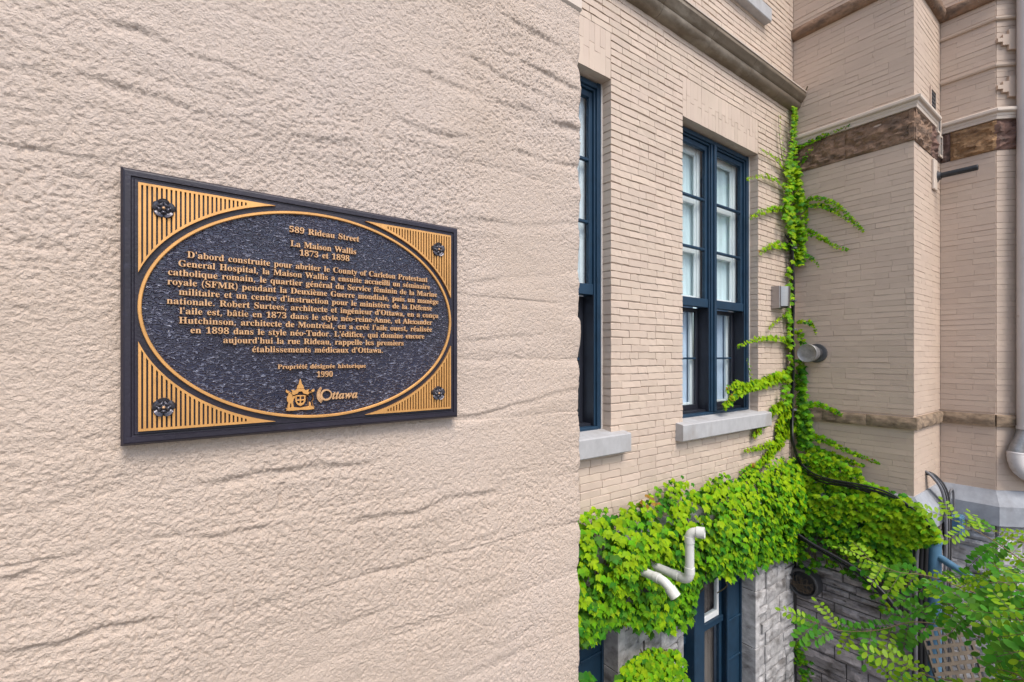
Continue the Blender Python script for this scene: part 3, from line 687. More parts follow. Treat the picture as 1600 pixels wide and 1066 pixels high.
# dressed jamb stones of the basement windows
for bw in (BW1, BW2):
    z = bw[2]; i = 0
    for h in (.62, .66, .718):
        q = MB(); q.bbox(bw[1]-.004, bw[1]+.085, YB-PJ-.014, YB+.20, z+.003, z+h-.003, .005); q.build('jamb_stone', M['limestone'], wallB)
        q = MB(); q.bbox(bw[0]-.085, bw[0]+.004, YB-PJ-.014, YB+.20, z+.003, z+h-.003, .005); q.build('jamb_stone', M['limestone'], wallB)
        z += h
# basement windows
def basement_window(bw):
    x0, x1, z0, z1 = bw; y0 = YB + .125
    f = MB(); f.bbox(x0+.004, x0+.05, y0, y0+.12, z0, z1, .006); f.bbox(x1-.31, x1-.004, y0+.004, y0+.12, z0, z1, .006); f.bbox(x0+.05, x1-.31, y0, y0+.12, z1-.06, z1, .006); f.bbox(x0+.05, x1-.31, y0, y0+.12, z0, z0+.08, .006)
    for zz in (-2.62, -3.05, -3.5): f.bbox(x1-.285, x1-.03, y0-.012, y0+.006, zz, zz+.022, .004)
    f.bbox(x1-.028, x1-.006, y0-.018, y0+.004, z0, z1, .004); f.bbox(x1-.33, x1-.296, y0-.020, y0+.004, z0, z1, .004)
    xm = x0 + .455; f.bbox(xm-.10, xm+.085, y0-.075, y0+.12, z0+.08, z1-.06, .008)
    wn = f.build('basement_window', M['blue'], wallB)
    for a, b in ((x0+.05, xm-.10), (xm+.085, x1-.33)):
        ys = y0+.05; zr = -2.98
        s = MB(); s.bbox(b-.05, b-.002, ys, ys+.04, z0+.08, z1-.06, .004); s.bbox(a+.002, a+.05, ys, ys+.04, z0+.08, z1-.06, .004); s.bbox(a, b, ys-.02, ys+.04, zr-.05, zr+.02, .005); s.bbox(a+.05, b-.05, ys+.004, ys+.03, -2.535, -2.505, .004); s.build('sash', M['blue'], wn)
        s = MB(); s.bbox(b-.085, b-.05, ys+.006, ys+.05, zr+.02, z1-.06, .004); s.bbox(a+.05, b-.085, ys+.006, ys+.06, zr+.02, zr+.085, .006); s.build('white_bead', M['whitewood'], wn)
        for c, d in ((z0+.08, zr-.05), (zr+.085, -2.535), (-2.505, z1-.06)):
            p = MB(); p.box(a+.05, b-.05, ys+.022, ys+.026, c, d); p.build('pane', M['glass'], wn)
        bl = MB(); n = 30; V_ = []
        for i in range(n+1):
            x = a-.02+(b-a+.04)*i/n; yy = ys+.10+.012*math.sin(i*1.5); V_ += [(x, yy, z0), (x, yy, z1)]
        bl.add(V_, [(2*i, 2*i+2, 2*i+3, 2*i+1) for i in range(n)]); bl.build('curtain', M['curtain'], wn, smooth=60)
    return wn
basement_window(BW1); basement_window(BW2)

# ------------------------------------------------------------------ fixtures on the walls
# steel vent hood
vh = thing('vent_hood', (6.13, YB, .60), 'small shiny steel vent hood on the brick between window and corner vine', 'vent')
q = MB(); q.bbox(6.00, 6.035, YB-.10, YB+.002, .585, .855, .003); q.bbox(6.03, 6.28, YB-.012, YB+.002, .59, .86, .003); q.build('flange', M['steel'], vh)
q = MB(); V_ = []; n = 10
for i in range(n+1):
    t = i/n; x = 6.035+.235*t; y = YB-.012-.135*math.sin(math.pi*(.12+.80*t))
    V_ += [(x, y, .612), (x, y-.006, .85), (x, YB-.012, .612), (x, YB-.012, .85)]
F_ = []
for i in range(n): a = 4*i; b = a+4; F_ += [(a, b, b+1, a+1), (a+1, b+1, b+3, a+3), (a, a+2, b+2, b)]
F_ += [(0, 1, 3, 2), (4*n, 4*n+2, 4*n+3, 4*n+1)]
q.add(V_, F_); q.fix = True; q.build('hood', M['steel'], vh, smooth=40)
q = MB(); q.box(6.05, 6.25, YB-.10, YB-.02, .600, .611); q.build('outlet', M['blackpipe'], vh)
# horizontal flue with round cap
fl = thing('round_flue', (XC, 2.50, .04), 'round grey metal flue cap sticking out of the bay wall beside the black cable', 'flue')
def lathe(q, axis_o, axis_d, prof, n=28, mat=0):
    d = Vector(axis_d).normalized(); u = d.orthogonal().normalized(); v = d.cross(u); V_ = []
    for (t, r) in prof:
        for k_ in range(n): a = 2*math.pi*k_/n; V_.append(Vector(axis_o) + d*t + (u*math.cos(a)+v*math.sin(a))*r)
    m_ = len(prof); F_ = [(i*n+k_, i*n+(k_+1) % n, (i+1)*n+(k_+1) % n, (i+1)*n+k_) for i in range(m_-1) for k_ in range(n)]
    if prof[0][1] > 0: F_.append(tuple(range(n))[::-1])
    if prof[-1][1] > 0: F_.append(tuple((m_-1)*n+k_ for k_ in range(n)))
    q.add(V_, F_, mat); q.fix = True
q = MB(); lathe(q, (XC, 2.50, .04), (-1, 0, 0), [(0, .115), (.02, .118), (.035, .113), (.04, .08)]); q.build('wall_collar', M['galv_dark'], fl, smooth=35)
q = MB(); lathe(q, (XC-.03, 2.50, .04), (-1, 0, 0), [(0, .075), (.16, .075)]); q.build('pipe', M['galv_dark'], fl, smooth=35)
q = MB(); lathe(q, (XC-.17, 2.50, .04), (-1, 0, 0), [(0, .098), (.10, .110), (.128, .112), (.132, .108), (.126, .100), (.120, .05), (.122, .012)]); q.build('cap', M['galv'], fl, smooth=35)
# black pipe arm
pa = thing('pipe_arm', (7.46, 1.553, 2.15), 'short black iron pipe arm jutting from the bay below the sandstone band', 'pipe')
q = MB(); q.bbox(7.30, 7.44, 1.530, 1.556, 1.97, 2.33, .006); q.build('mounting_board', M['trim'], pa)
q = MB(); lathe(q, (7.46, 1.553, 2.15), (0, -1, .0), [(0, .07), (.02, .07), (.03, .05), (.05, .045)]); q.build('flange', M['galv_dark'], pa, smooth=35)
q = MB(); lathe(q, (7.46, 1.53, 2.15), (.02, -1, .0), [(0, .033), (.34, .033), (.345, .028), (.30, .026)]); q.build('pipe', M['blackpipe'], pa, smooth=35)
# duct outlet with a nest in the stone basement
du = thing('duct_outlet', (6.56, 2.632, -2.84), 'round grey duct outlet holding dry twigs, low on the dark stone wall', 'vent')
q = MB(); lathe(q, (6.57, 2.61, -2.84), (-1, 0, 0), [(0, .185), (.10, .185), (.125, .178), (.13, .165), (.125, .15), (.10, .135), (-.0, .13)]); q.build('ring', M['galv_dark'], du, smooth=35)
q = MB(); lathe(q, (6.52, 2.61, -2.84), (-1, 0, 0), [(0, .14), (.01, .12), (.012, .001)]); q.build('dark_inside', M['blackpipe'], du)
q = MB()
for i in range(26):
    a = rs.uniform(0, 6.28); b = a + rs.uniform(1.2, 3.6); r_ = .125
    p0 = Vector((6.47-rs.uniform(0, .05), 2.61+r_*math.cos(a), -2.84-.02+r_*.8*math.sin(a))); p1 = Vector((6.46-rs.uniform(0, .06), 2.61+r_*math.cos(b), -2.84+r_*.8*math.sin(b)))
    q.tube([p0, (p0+p1)/2+Vector((-.01, rs.uniform(-.02, .02), rs.uniform(-.03, .01))), p1], .003, 4)
q.build('nest_twigs', M['twig'], du)
# downspout
ds = thing('downspout', (7.79, .86, -1.4), 'pale painted downspout with elbow at the right edge, standing off the bay', 'downspout')
E_ = lambda s_, n_, z_: fp('E', s_, n_, z_)
q = MB(); q.tube([E_(.232, .085, z_) for z_ in (6.6, 3, 1, -.2, -.80)], .072, 20); q.build('pipe', M['pipe_paint'], ds, smooth=40)
q = MB(); q.tube([E_(.232, .085, -.78), E_(.232, .085, -.815)], .079, 20); q.build('collar', M['pipe_paint'], ds, smooth=40)
q = MB(); q.tube(spline([E_(.232, .085, -.80), E_(.205, .085, -.90), E_(.150, .085, -1.03), E_(.135, .085, -1.08)], 4), .068, 18); q.build('offset_elbow', M['galv'], ds, smooth=40)
el = spline([E_(.135, .085, -1.07), E_(.135, .085, -1.14), E_(.17, .085, -1.25), E_(.26, .085, -1.33), E_(.40, .085, -1.37), E_(.60, .085, -1.40)], 4)
q = MB(); q.tube(el, [.070+.004*(i % 2) for i in range(len(el))], 18); q.build('ribbed_elbow', M['pipe_paint'], ds, smooth=25)
# white pvc vents through the ivy
def elbow(q, c, d0, d1, R_, r_, n=7, k_=16):
    d0 = Vector(d0).normalized(); d1 = Vector(d1).normalized(); P = [Vector(c)-d0*R_, ]
    for i in range(1, n):
        t = i/n; P.append((Vector(c)-d0*R_)*(1-t)**2 + Vector(c)*2*t*(1-t) + (Vector(c)+d1*R_)*t*t)
    P.append(Vector(c)+d1*R_); q.tube(P, r_, k_, cap=False)
def ring_end(q, p, d, r_, ln=.05):
    lathe(q, p, d, [(0, r_*1.0), (.001, r_*1.20), (ln, r_*1.20), (ln+.002, r_*1.02), (ln-.03, r_*.93), (ln-.06, r_*.9)], 20)
p1 = thing('pvc_vent_pipe', (3.165, 2.30, -1.755), 'white plastic pipe with a downturned elbow poking low out of the ivy', 'pipe', 'white plastic vent pipes in the ivy')
y_ = Vector((0, -1, 0)); r_ = .035
q = MB(); lathe(q, (3.165, 2.80, -1.755), (0, -1, 0), [(0, r_), (.45, r_)], 20); q.build('pipe', M['pvc'], p1, smooth=35)
dd = Vector((.18, -.62, -.75)).normalized()
q = MB(); lathe(q, (3.165, 2.365, -1.755), (0, -1, 0), [(0, r_), (.001, r_*1.13), (.045, r_*1.13), (.046, r_)], 20); elbow(q, (3.165, 2.27, -1.755), (0, -1, 0), dd, .06, r_*1.06); ring_end(q, Vector((3.165, 2.27, -1.755))+dd*.055, dd, r_*1.06, .075); q.build('elbow', M['pvc'], p1, smooth=35)
p2 = thing('pvc_vent_pipe', (3.39, 2.2, -1.79), 'white plastic vent pipe rising out of the ivy to an open elbow at the top', 'pipe', 'white plastic vent pipes in the ivy')
X2, Y2 = 3.39, 2.20
q = MB(); lathe(q, (X2, 2.80, -1.79), (0, -1, 0), [(0, r_), (.53, r_)], 20); q.build('pipe', M['pvc'], p2, smooth=35)
q = MB(); lathe(q, (X2, 2.34, -1.79), (0, -1, 0), [(0, r_), (.001, r_*1.13), (.045, r_*1.13), (.046, r_)], 20); elbow(q, (X2, Y2, -1.79), (0, -1, 0), (0, 0, 1), .075, r_*1.08); lathe(q, (X2, Y2, -1.73), (0, 0, 1), [(0, r_*1.0), (.001, r_*1.14), (.05, r_*1.14), (.051, r_)], 20); q.build('lower_elbow', M['pvc'], p2, smooth=35)
q = MB(); lathe(q, (X2, Y2, -1.725), (0, 0, 1), [(0, r_), (.27, r_)], 20); q.build('riser', M['pvc'], p2, smooth=35)
dt = Vector((.42, -.88, .05)).normalized()
q = MB(); lathe(q, (X2, Y2, -1.485), (0, 0, 1), [(0, r_), (.001, r_*1.14), (.05, r_*1.14), (.051, r_)], 20); elbow(q, (X2, Y2, -1.395), (0, 0, 1), dt, .058, r_*1.06); ring_end(q, Vector((X2, Y2, -1.395))+dt*.052, dt, r_*1.06, .06); q.build('upper_elbow', M['pvc'], p2, smooth=35)

# ------------------------------------------------------------------ cables, conduits, rail
def wp(px, py, off=.05):          # a point on wall B or C, stood off by off
    if px < 1240: return on_y(px, py, YB-off)
    return on_x(px, py, XC-off)
cb = thing('cable_bundle', (6.5, 2.6, -2), 'thick black cable bundle running down the corner vine and away across the ivy', 'cable')
main = [(1229,368),(1236,380),(1238,402),(1239,440),(1239,480),(1238.5,520),(1239,560),(1238,600),(1237,650),(1238,688),(1247,716),(1262,738),(1288,751),(1318,756),(1352,763),(1391,776),(1422,795),(1450,820),(1458,846)]
for i in range(3):
    P = []
    for j, (px, py) in enumerate(main):
        off = .05 + .02*i if j < 9 else .12 + .015*i
        if j > 11: off += .055
        p = on_y(px, py, YB-off) if px < 1245 and j < 10 else on_x(px, py, XC-off)
        if j < 10: p.x = min(p.x, XC-.03); p += Vector((.026*(i-1)+.006*math.sin(j*1.7+i), 0, 0))
        else: p += Vector((0, 0, .028*(i-1)+.006*math.sin(j*2.1+i)))
        P.append(p)
    q = MB(); q.tube(spline(P, 5), .011 if i != 1 else .014, 8); q.build('cable', M['cable'], cb, smooth=60)
for t_ in (388, 470, 515, 640):
    p = on_y(1239, t_, YB-.065); q = MB(); lathe(q, p-Vector((0, 0, .01)), (0, 0, 1), [(0, .046), (.02, .046)], 14); q.build('cable_tie', M['greycable'], cb)
c2 = thing('slack_cable', (6.45, 2.2, -2.9), 'black cables sagging diagonally over the stone below the ivy', 'cable')
for off, pts, r__ in ((.27, [(1240,830),(1268,849),(1308,871),(1346,894),(1380,926),(1399,950),(1410,968)], .018), (.25, [(1245,838),(1275,857),(1312,879),(1350,904),(1384,936),(1404,962)], .013), (.11, [(1340,858),(1365,868),(1388,880),(1402,905),(1408,935),(1407,965)], .014)):
    q = MB(); q.tube(spline([on_x(px, py, XC-off) for px, py in pts], 5), r__, 8); q.build('cable', M['cable'], c2, smooth=60)
cd = thing('conduit_group', (6.4, 1.62, -3.4), 'grey and black conduits standing together at the outer corner of the bay', 'conduit')
for px, m_, r__, dx in ((1425, 'greycable', .016, .12), (1433, 'greycable', .018, .13), (1441, 'cable', .022, .10), (1448, 'cable', .020, .09), (1429, 'cable', .014, .08)):
    a_ = on_x(px, 846, XC-dx); b_ = on_x(px-4, 962, XC-dx); b_.y = a_.y+.012
    q = MB(); q.tube(spline([a_, a_.lerp(b_, .5)+Vector((0, .006, 0)), b_, Vector((b_.x, b_.y, GZ))], 4), r__, 8); q.build('conduit', M[m_], cd, smooth=60)
c3 = thing('wall_cable', (7.06, 1.5, -1.3), 'grey and black cables curving down out of a hole low in the bay return', 'cable')
for i, (m_, r__, dx) in enumerate((('greycable', .016, -.02), ('cable', .016, .03), ('greycable', .013, .06), ('cable', .024, .09))):
    P = [Vector((7.055+.01*i, 1.57, -1.315-.01*i)), Vector((7.06+dx*.5, 1.50, -1.36)), Vector((7.09+dx, 1.42, -1.50)), Vector((7.11+dx*1.2, 1.39, -1.72)), Vector((7.11+dx*1.3, 1.385, -2.1)), Vector((7.1+dx*1.3, 1.40, -2.9)), Vector((7.1+dx*1.3, 1.41, GZ))]
    q = MB(); q.tube(spline(P, 6), r__, 8); q.build('cable', M[m_], c3, smooth=60)
q = MB(); q.tube(spline([Vector((7.24, 1.40, -2.0)), Vector((7.25, 1.39, -1.62)), Vector((7.30, 1.38, -1.53)), Vector((7.38, 1.38, -1.57)), Vector((7.41, 1.38, -1.72)), Vector((7.41, 1.38, -1.86))], 6), .012, 8); q.build('looped_cable', M['greycable'], c3, smooth=60)
bx = thing('junction_box', (7.42, 1.38, -2.05), 'small blue grey junction box under the cable loop on the bay', 'box')
q = MB(); q.bbox(7.34, 7.50, 1.31, 1.42, -2.06, -1.84, .008); q.build('housing', M['bluerail'], bx)
q = MB(); q.bbox(7.348, 7.492, 1.300, 1.312, -2.05, -1.85, .004); q.build('cover', M['bluerail'], bx)
q = MB(); q.box(7.40, 7.44, 1.40, 1.436, GZ, -2.05); q.build('support_strut', M['greycable'], bx)
rl = thing('blue_handrail', (6.60, 1.36, GZ), 'blue painted steel post with a sloping handrail, half hidden by the locust leaves', 'handrail')
q = MB(); q.tube([(6.60, 1.385, z_) for z_ in (GZ, -3, -2.2, -1.98)], .062, 16); q.build('post', M['bluerail'], rl, smooth=40)
q = MB(); lathe(q, (6.60, 1.385, -1.985), (0, 0, 1), [(0, .066), (.02, .070), (.05, .06), (.075, .03), (.08, .002)], 16); q.build('post_cap', M['bluerail'], rl, smooth=40)
q = MB(); q.tube([(6.59, 1.35, -2.11), (6.50, 1.086, -2.21), (6.42, .82, -2.31), (6.2, .1, -2.58)], .036, 12); q.build('rail', M['bluerail'], rl, smooth=40)
q = MB(); q.tube([(6.2, .1, -2.58), (6.2, .1, GZ)], .05, 12); q.build('post', M['bluerail'], rl, smooth=40)
# perforated tan sheet
pc = at_d(1490, 1022, 3.9)
pp = thing('perforated_panel', (pc.x, pc.y, GZ), 'tan perforated panel of staggered slots leaning behind the locust leaves', 'panel')
u_ = Vector((.80, -.58, .10)).normalized(); v_ = Vector((.10, .30, .95)); v_ = (v_-u_*v_.dot(u_)).normalized(); n_ = u_.cross(v_)
nr, nc = 6, 7; cw, ch_ = .060, .064; q = MB()
def pbox(q, a, b, c, d, th=.006):
    pts = [pc + u_*s_ + v_*t_ + n_*k_ for k_ in (th, 0) for s_, t_ in ((a, c), (b, c), (b, d), (a, d))]
    q.add(pts, [(0, 1, 2, 3), (7, 6, 5, 4), (0, 4, 5, 1), (1, 5, 6, 2), (2, 6, 7, 3), (3, 7, 4, 0)]); q.fix = True
Wp = nc*cw/2; Hp = nr*ch_/2
for r__ in range(nr+1): pbox(q, -Wp, Wp, -Hp+r__*ch_-.013, -Hp+r__*ch_+.013, .008)
for r__ in range(nr):
    for c__ in range(nc+1):
        s_ = -Wp + c__*cw + (cw/2 if r__ % 2 else 0)
        if s_ > Wp-.01: continue
        pbox(q, max(-Wp, s_-.011), min(Wp, s_+.011), -Hp+r__*ch_+.013, -Hp+(r__+1)*ch_-.013, .007)
q.build('slotted_sheet', M['tan_mesh'], pp)
q = MB()
for s_ in (-Wp+.02, Wp-.02): q.tube([pc+u_*s_+v_*Hp-n_*.02, pc+u_*s_-v_*Hp-n_*.02, Vector(((pc+u_*s_).x, (pc+u_*s_).y, GZ))], .014, 6)
q.build('stand', M['galv_dark'], pp)

# ------------------------------------------------------------------ ivy
LH_ = [(0, 0), (.18, .12), (.42, .07), (.54, -.14), (.76, -.56), (.33, -.40), (.37, -.62), (.14, -.78)]
def leaf_geo(rng, fold=.28, curl=.25):
    pts = LH_ + [(0, -1.0)] + [(-x, y) for x, y in LH_[:0:-1]]
    V_ = [(0, -.40, .03)]
    for x, y in pts:
        x *= rng.uniform(.88, 1.1); y *= rng.uniform(.94, 1.06)
        V_.append((x, y, -fold*abs(x) - curl*max(0, -y-.3)**2 + rng.uniform(-.03, .03)))
    n = len(pts); return V_, [(0, 1+i, 1+(i+1) % n) for i in range(n)]
LVAR = [leaf_geo(RD, RD.uniform(.15, .4), RD.uniform(.05, .5)) for _ in range(6)]
LM = ['leaf_young', 'leaf_mid', 'leaf_old_shaded', 'leaf_red']
LMESH = {}
for m_ in range(4):
    for k_, (V_, F_) in enumerate(LVAR):
        q = MB(); q.add(V_, F_); LMESH[m_, k_] = q.mesh('leaf', [M[LM[m_]]], smooth=60)
def leaf_matrix(p, N, size, rng, tilt=.62, spread=.20, droop=.55, heading=None):
    N = Vector(N); upv = Vector((0, 0, 1)); rv = lambda s: Vector((rng.gauss(0, s), rng.gauss(0, s), rng.gauss(0, s)))
    n = (N + upv*tilt + rv(spread)).normalized(); td = (heading if heading is not None else -upv*.85-Vector((.25, 0, 0))) + N*droop + rv(.24)
    td = (td - n*td.dot(n)).normalized(); Y = -td; X = Y.cross(n)
    return Matrix(((X.x*size, Y.x*size, n.x*size, p.x), (X.y*size, Y.y*size, n.y*size, p.y), (X.z*size, Y.z*size, n.z*size, p.z), (0, 0, 0, 1)))
def grow(root, leaves, maxn=300, rng=RD):
    """leaves: (matrix, mat index, score)"""
    order = sorted(range(len(leaves)), key=lambda i: -leaves[i][2]); ch = set(order[:maxn]); st_ = MB()
    ro = ORG[root.name]
    for i, (m_, mi, sc) in enumerate(leaves):
        k_ = rng.randrange(6)
        if i in ch:
            o = bpy.data.objects.new('leaf', LMESH[mi, k_]); COL.objects.link(o); o.parent = root
            mm = m_.copy(); mm.translation = m_.translation - ro; o.matrix_local = mm
        else:
            V_, F_ = LVAR[k_]; st_.add([m_ @ Vector(v) for v in V_], F_, mi)
    if st_.f: tag(st_.build('foliage', [M[x] for x in LM], root, smooth=60), kind='stuff')

# --- mass over the basement storey of the near wall
iv = thing('ivy', (4.5, YB-.1, GZ), 'bright green ivy mass draped over the basement windows of the brick wall', 'ivy')
ri = random.Random(3); LV = []
def bulge(x, z):
    t = float(np.interp(z, [-2.6, -2.2, -1.95, -1.7, -1.5, -1.35, -1.2, -.9], [.20, .24, .30, .33, .30, .21, .11, .05]))
    if x > 6.0: t *= max(.45, 1 - (x-6.0)*.8)
    return t * (1 + .35*float(fbm(x*2.1, z*2.6, 12, 3)))
cnt = 0
while cnt < 4600:
    x = ri.uniform(1.6, 6.58); z = ri.uniform(-2.5, -.7); layer = ri.random()
    b_ = bulge(x, z)*(1 - .55*layer**2); p = Vector((x, YB-b_, z)); px, py, d = proj(p)
    if px > 900:
        if not inpoly(px + ri.gauss(0, 3), py + ri.gauss(0, 4) - 3, IVY_B): continue
    elif not (-2.2 < z < -1.3): continue
    # more leaves are needed only where the picture sees them
    if px <= 900 and ri.random() < .6: continue
    if any(inpoly(px, py, Q_) for Q_ in ([(1082,796),(1100,790),(1102,800),(1084,806)], [(1118,778),(1130,776),(1130,786),(1118,788)])) and layer < 1.1: continue
    hole = float(vn(x*3.3, z*4.1, 55))
    if hole > .86 and layer < .55: continue
    top = float(np.interp(z, [-1.9, -1.25], [0, 1])); r__ = ri.random()
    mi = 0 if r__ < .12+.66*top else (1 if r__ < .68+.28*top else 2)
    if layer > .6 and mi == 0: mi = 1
    if layer > .6 and ri.random() < .5: mi = 2  # inner leaves take darker greens: shade between leaves put into the colour
    if top > .8 and inpoly(px, py, [(1005,752),(1034,752),(1030,790),(1000,792)]) and ri.random() < .55: mi = 3
    sz = ri.uniform(.044, .076)*(1 if z < -1.3 else .74)
    LV.append((leaf_matrix(p, (0, -1, 0), sz, ri), mi, sz/d*(1 if layer < .5 else .2))); cnt += 1
# the lower clump in front of the basement window
cnt = 0
while cnt < 640:
    px = ri.uniform(958, 1084); py = ri.uniform(1008, 1100)
    if not inpoly(px, min(py, 1068), IVY_B2): continue
    t = (py-1008)/60; p = on_y(px, py, YB - .10 - .16*min(1, t) - ri.uniform(0, .08)); r__ = ri.random()
    mi = 0 if r__ < .35 else (1 if r__ < .85 else 2); sz = ri.uniform(.036, .062)
    LV.append((leaf_matrix(p, (0, -1, 0), sz, ri), mi, sz/4.5*.8)); cnt += 1
for i in range(26):
    p = on_y(ri.uniform(908, 926), ri.uniform(1048, 1090), 2.5); LV.append((leaf_matrix(p, (0, -1, 0), ri.uniform(.05, .09), ri), 2, .001))
grow(iv, LV, 300, ri)
q = MB()
for i in range(60):
    x = ri.uniform(2.3, 6.4); z = ri.uniform(-2.0, -1.35); P = [Vector((x, YB-.04, z-.5))]
    for k_ in range(6): 
        x += ri.uniform(-.08, .08); P.append(Vector((x, YB-.02-bulge(x, z-.5+.09*k_)*.45, z-.4+.075*k_)))
    q.tube(spline(P, 3), .006, 5)
for i in range(14):
    p0 = on_y(ri.uniform(975, 1070), 1075, YB-.12); q.tube(spline([Vector((p0.x, p0.y+.05, GZ)), p0, on_y(ri.uniform(1000, 1060), 1015, YB-.15)], 4), .006, 5)
q.build('stem', M['vine'], iv)

# --- vine climbing the inner corner, with its runners
vc = thing('climbing_vine', (6.5, 2.7, -1.2), 'slender green vine climbing the inner corner with thin runners on both walls', 'vine')
LV = []; q = MB(); rv_ = random.Random(17)
def corner_pt(px, py, off):
    return on_y(px, py, YB-off) if px < 1241 else on_x(px, py, XC-off)
main = [(1241,165,2),(1242,185,3.5),(1240,215,4),(1238,250,7),(1240,275,11),(1240,310,13),(1239,340,14),(1246,365,13),(1248,390,9),(1246,412,6)]
for i in range(560):
    t = rv_.uniform(0, len(main)-1.001); k_ = int(t); f = t-k_; a, b = main[k_], main[k_+1]
    wd = a[2]+(b[2]-a[2])*f; px = a[0]+(b[0]-a[0])*f + rv_.uniform(-1, 1)*wd; py = a[1]+(b[1]-a[1])*f
    p = corner_pt(px, py, rv_.uniform(.03, .12)); N = (-.5, -.85, 0) if px < 1241 else (-.9, -.4, 0); r__ = rv_.random()
    sz = rv_.uniform(.042, .072)*(1 if py > 250 else .62); LV.append((leaf_matrix(p, N, sz, rv_), 0 if r__ < .42 else (1 if r__ < .88 else 2), sz))
for (x0, y0, x1, y1, wd, n) in ((1234,415,1236,580,4,70), (1252,585,1254,640,7,70), (1256,640,1258,700,10,150), (1250,560,1254,590,5,25), (1229,585,1230,640,6,40)):
    for i in range(n):
        f = rv_.random(); px = x0+(x1-x0)*f+rv_.uniform(-1, 1)*wd; py = y0+(y1-y0)*f; p = corner_pt(px, py, rv_.uniform(.03, .10)); r__ = rv_.random()
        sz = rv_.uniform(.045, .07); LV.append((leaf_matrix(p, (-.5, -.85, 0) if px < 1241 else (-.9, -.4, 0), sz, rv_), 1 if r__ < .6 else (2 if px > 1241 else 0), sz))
q.tube(spline([corner_pt(px, py, .03) for px, py in ((1238, 720), (1236, 600), (1237, 480), (1236, 380), (1237, 280), (1238, 200), (1239, 165), (1254, 150), (1262, 135))], 4), .008, 6)
runners = [ # plane, points, leaf size, leaves per metre, young share
 ('B', [(1240,300),(1226,262),(1219,225),(1216,180)], .032, 34, .7), ('B', [(1240,285),(1222,262),(1206,245),(1187,234)], .036, 34, .9), ('B', [(1238,310),(1215,285),(1190,275),(1165,281)], .040, 40, .8),
 ('B', [(1240,330),(1215,325),(1192,330),(1170,340)], .046, 44, .6), ('B', [(1240,385),(1215,383),(1200,386),(1184,396)], .048, 44, .6), ('B', [(1236,490),(1220,496),(1207,506),(1200,513)], .036, 30, .8),
 ('B', [(1238,535),(1210,528),(1180,530),(1150,542)], .042, 44, .8), ('B', [(1240,583),(1215,590),(1190,598),(1165,606),(1145,620),(1130,636)], .066, 95, .75), ('B', [(1175,612),(1172,590),(1166,560)], .026, 34, .5),
 ('B', [(1190,600),(1165,603),(1148,600),(1133,612)], .055, 60, .7), ('B', [(1235,628),(1215,635),(1200,650),(1185,670),(1176,682)], .062, 70, .8), ('B', [(1238,660),(1222,680),(1205,705),(1188,722),(1160,735)], .066, 95, .7), ('B', [(1230,640),(1218,662),(1212,690),(1195,718)], .060, 70, .75),
 ('B', [(1222,690),(1200,694),(1180,700),(1162,704)], .045, 44, .7),
 ('C', [(1246,232),(1270,220),(1295,210),(1328,196)], .034, 48, .2), ('C', [(1244,262),(1256,248),(1270,232)], .034, 40, .2), ('C', [(1246,318),(1275,309),(1305,320),(1330,340),(1346,358)], .036, 50, .2),
 ('C', [(1250,322),(1285,322),(1315,337),(1350,362)], .036, 44, .3), ('C', [(1256,362),(1282,370),(1300,382),(1325,392)], .036, 46, .2), ('C', [(1258,398),(1270,405),(1280,416)], .034, 40, .3), ('C', [(1246,502),(1262,503),(1272,510),(1275,522)], .034, 44, .4),
 ('C', [(1248,515),(1256,545),(1254,575)], .04, 40, .2), ('C', [(1258,632),(1280,632),(1300,640),(1316,648)], .042, 60, .2), ('C', [(1262,678),(1295,690),(1335,708),(1375,724)], .040, 60, .2), ('C', [(1262,700),(1305,712),(1350,728)], .046, 70, .4),
 ('C', [(1248,300),(1258,330),(1256,370),(1250,400)], .04, 40, .3)]
for pl, pts, ls, dens, yg in runners:
    P = spline([on_y(px, py, YB-.03) if pl == 'B' else on_x(px, py, XC-.03) for px, py in pts], 8)
    q.tube(P, [.005*(1-.7*i/len(P)) for i in range(len(P))], 5)
    Ln = sum((b-a).length for a, b in zip(P[:-1], P[1:])); n = int(Ln*dens*1.5); ls *= 1.22
    N = (0, -1, 0) if pl == 'B' else (-1, -.15, 0); T = (P[-1]-P[0]).normalized()
    for i in range(n):
        t = (i+.5)/n*(len(P)-1.001); k_ = int(t); p = P[k_].lerp(P[k_+1], t-k_); sd = 1 if i % 2 else -1; tp = 1-.55*(i/n)
        sz = ls*tp*rv_.uniform(.75, 1.2); side = T.cross(Vector(N)).normalized()*sd
        p = p + side*sz*rv_.uniform(.1, .5) + Vector(N)*rv_.uniform(.005, .03); r__ = rv_.random()
        mi = 0 if r__ < yg else (1 if r__ < yg+(1-yg)*.8 else 2)
        if i > n*.8 and rv_.random() < .12: mi = 3
        LV.append((leaf_matrix(p, N, sz, rv_, .35, .3, .3, heading=(T*.45+side*.6-Vector((0, 0, .45)))), mi, sz))
grow(vc, LV, 300, rv_); q.build('stem', M['vine'], vc, smooth=60)

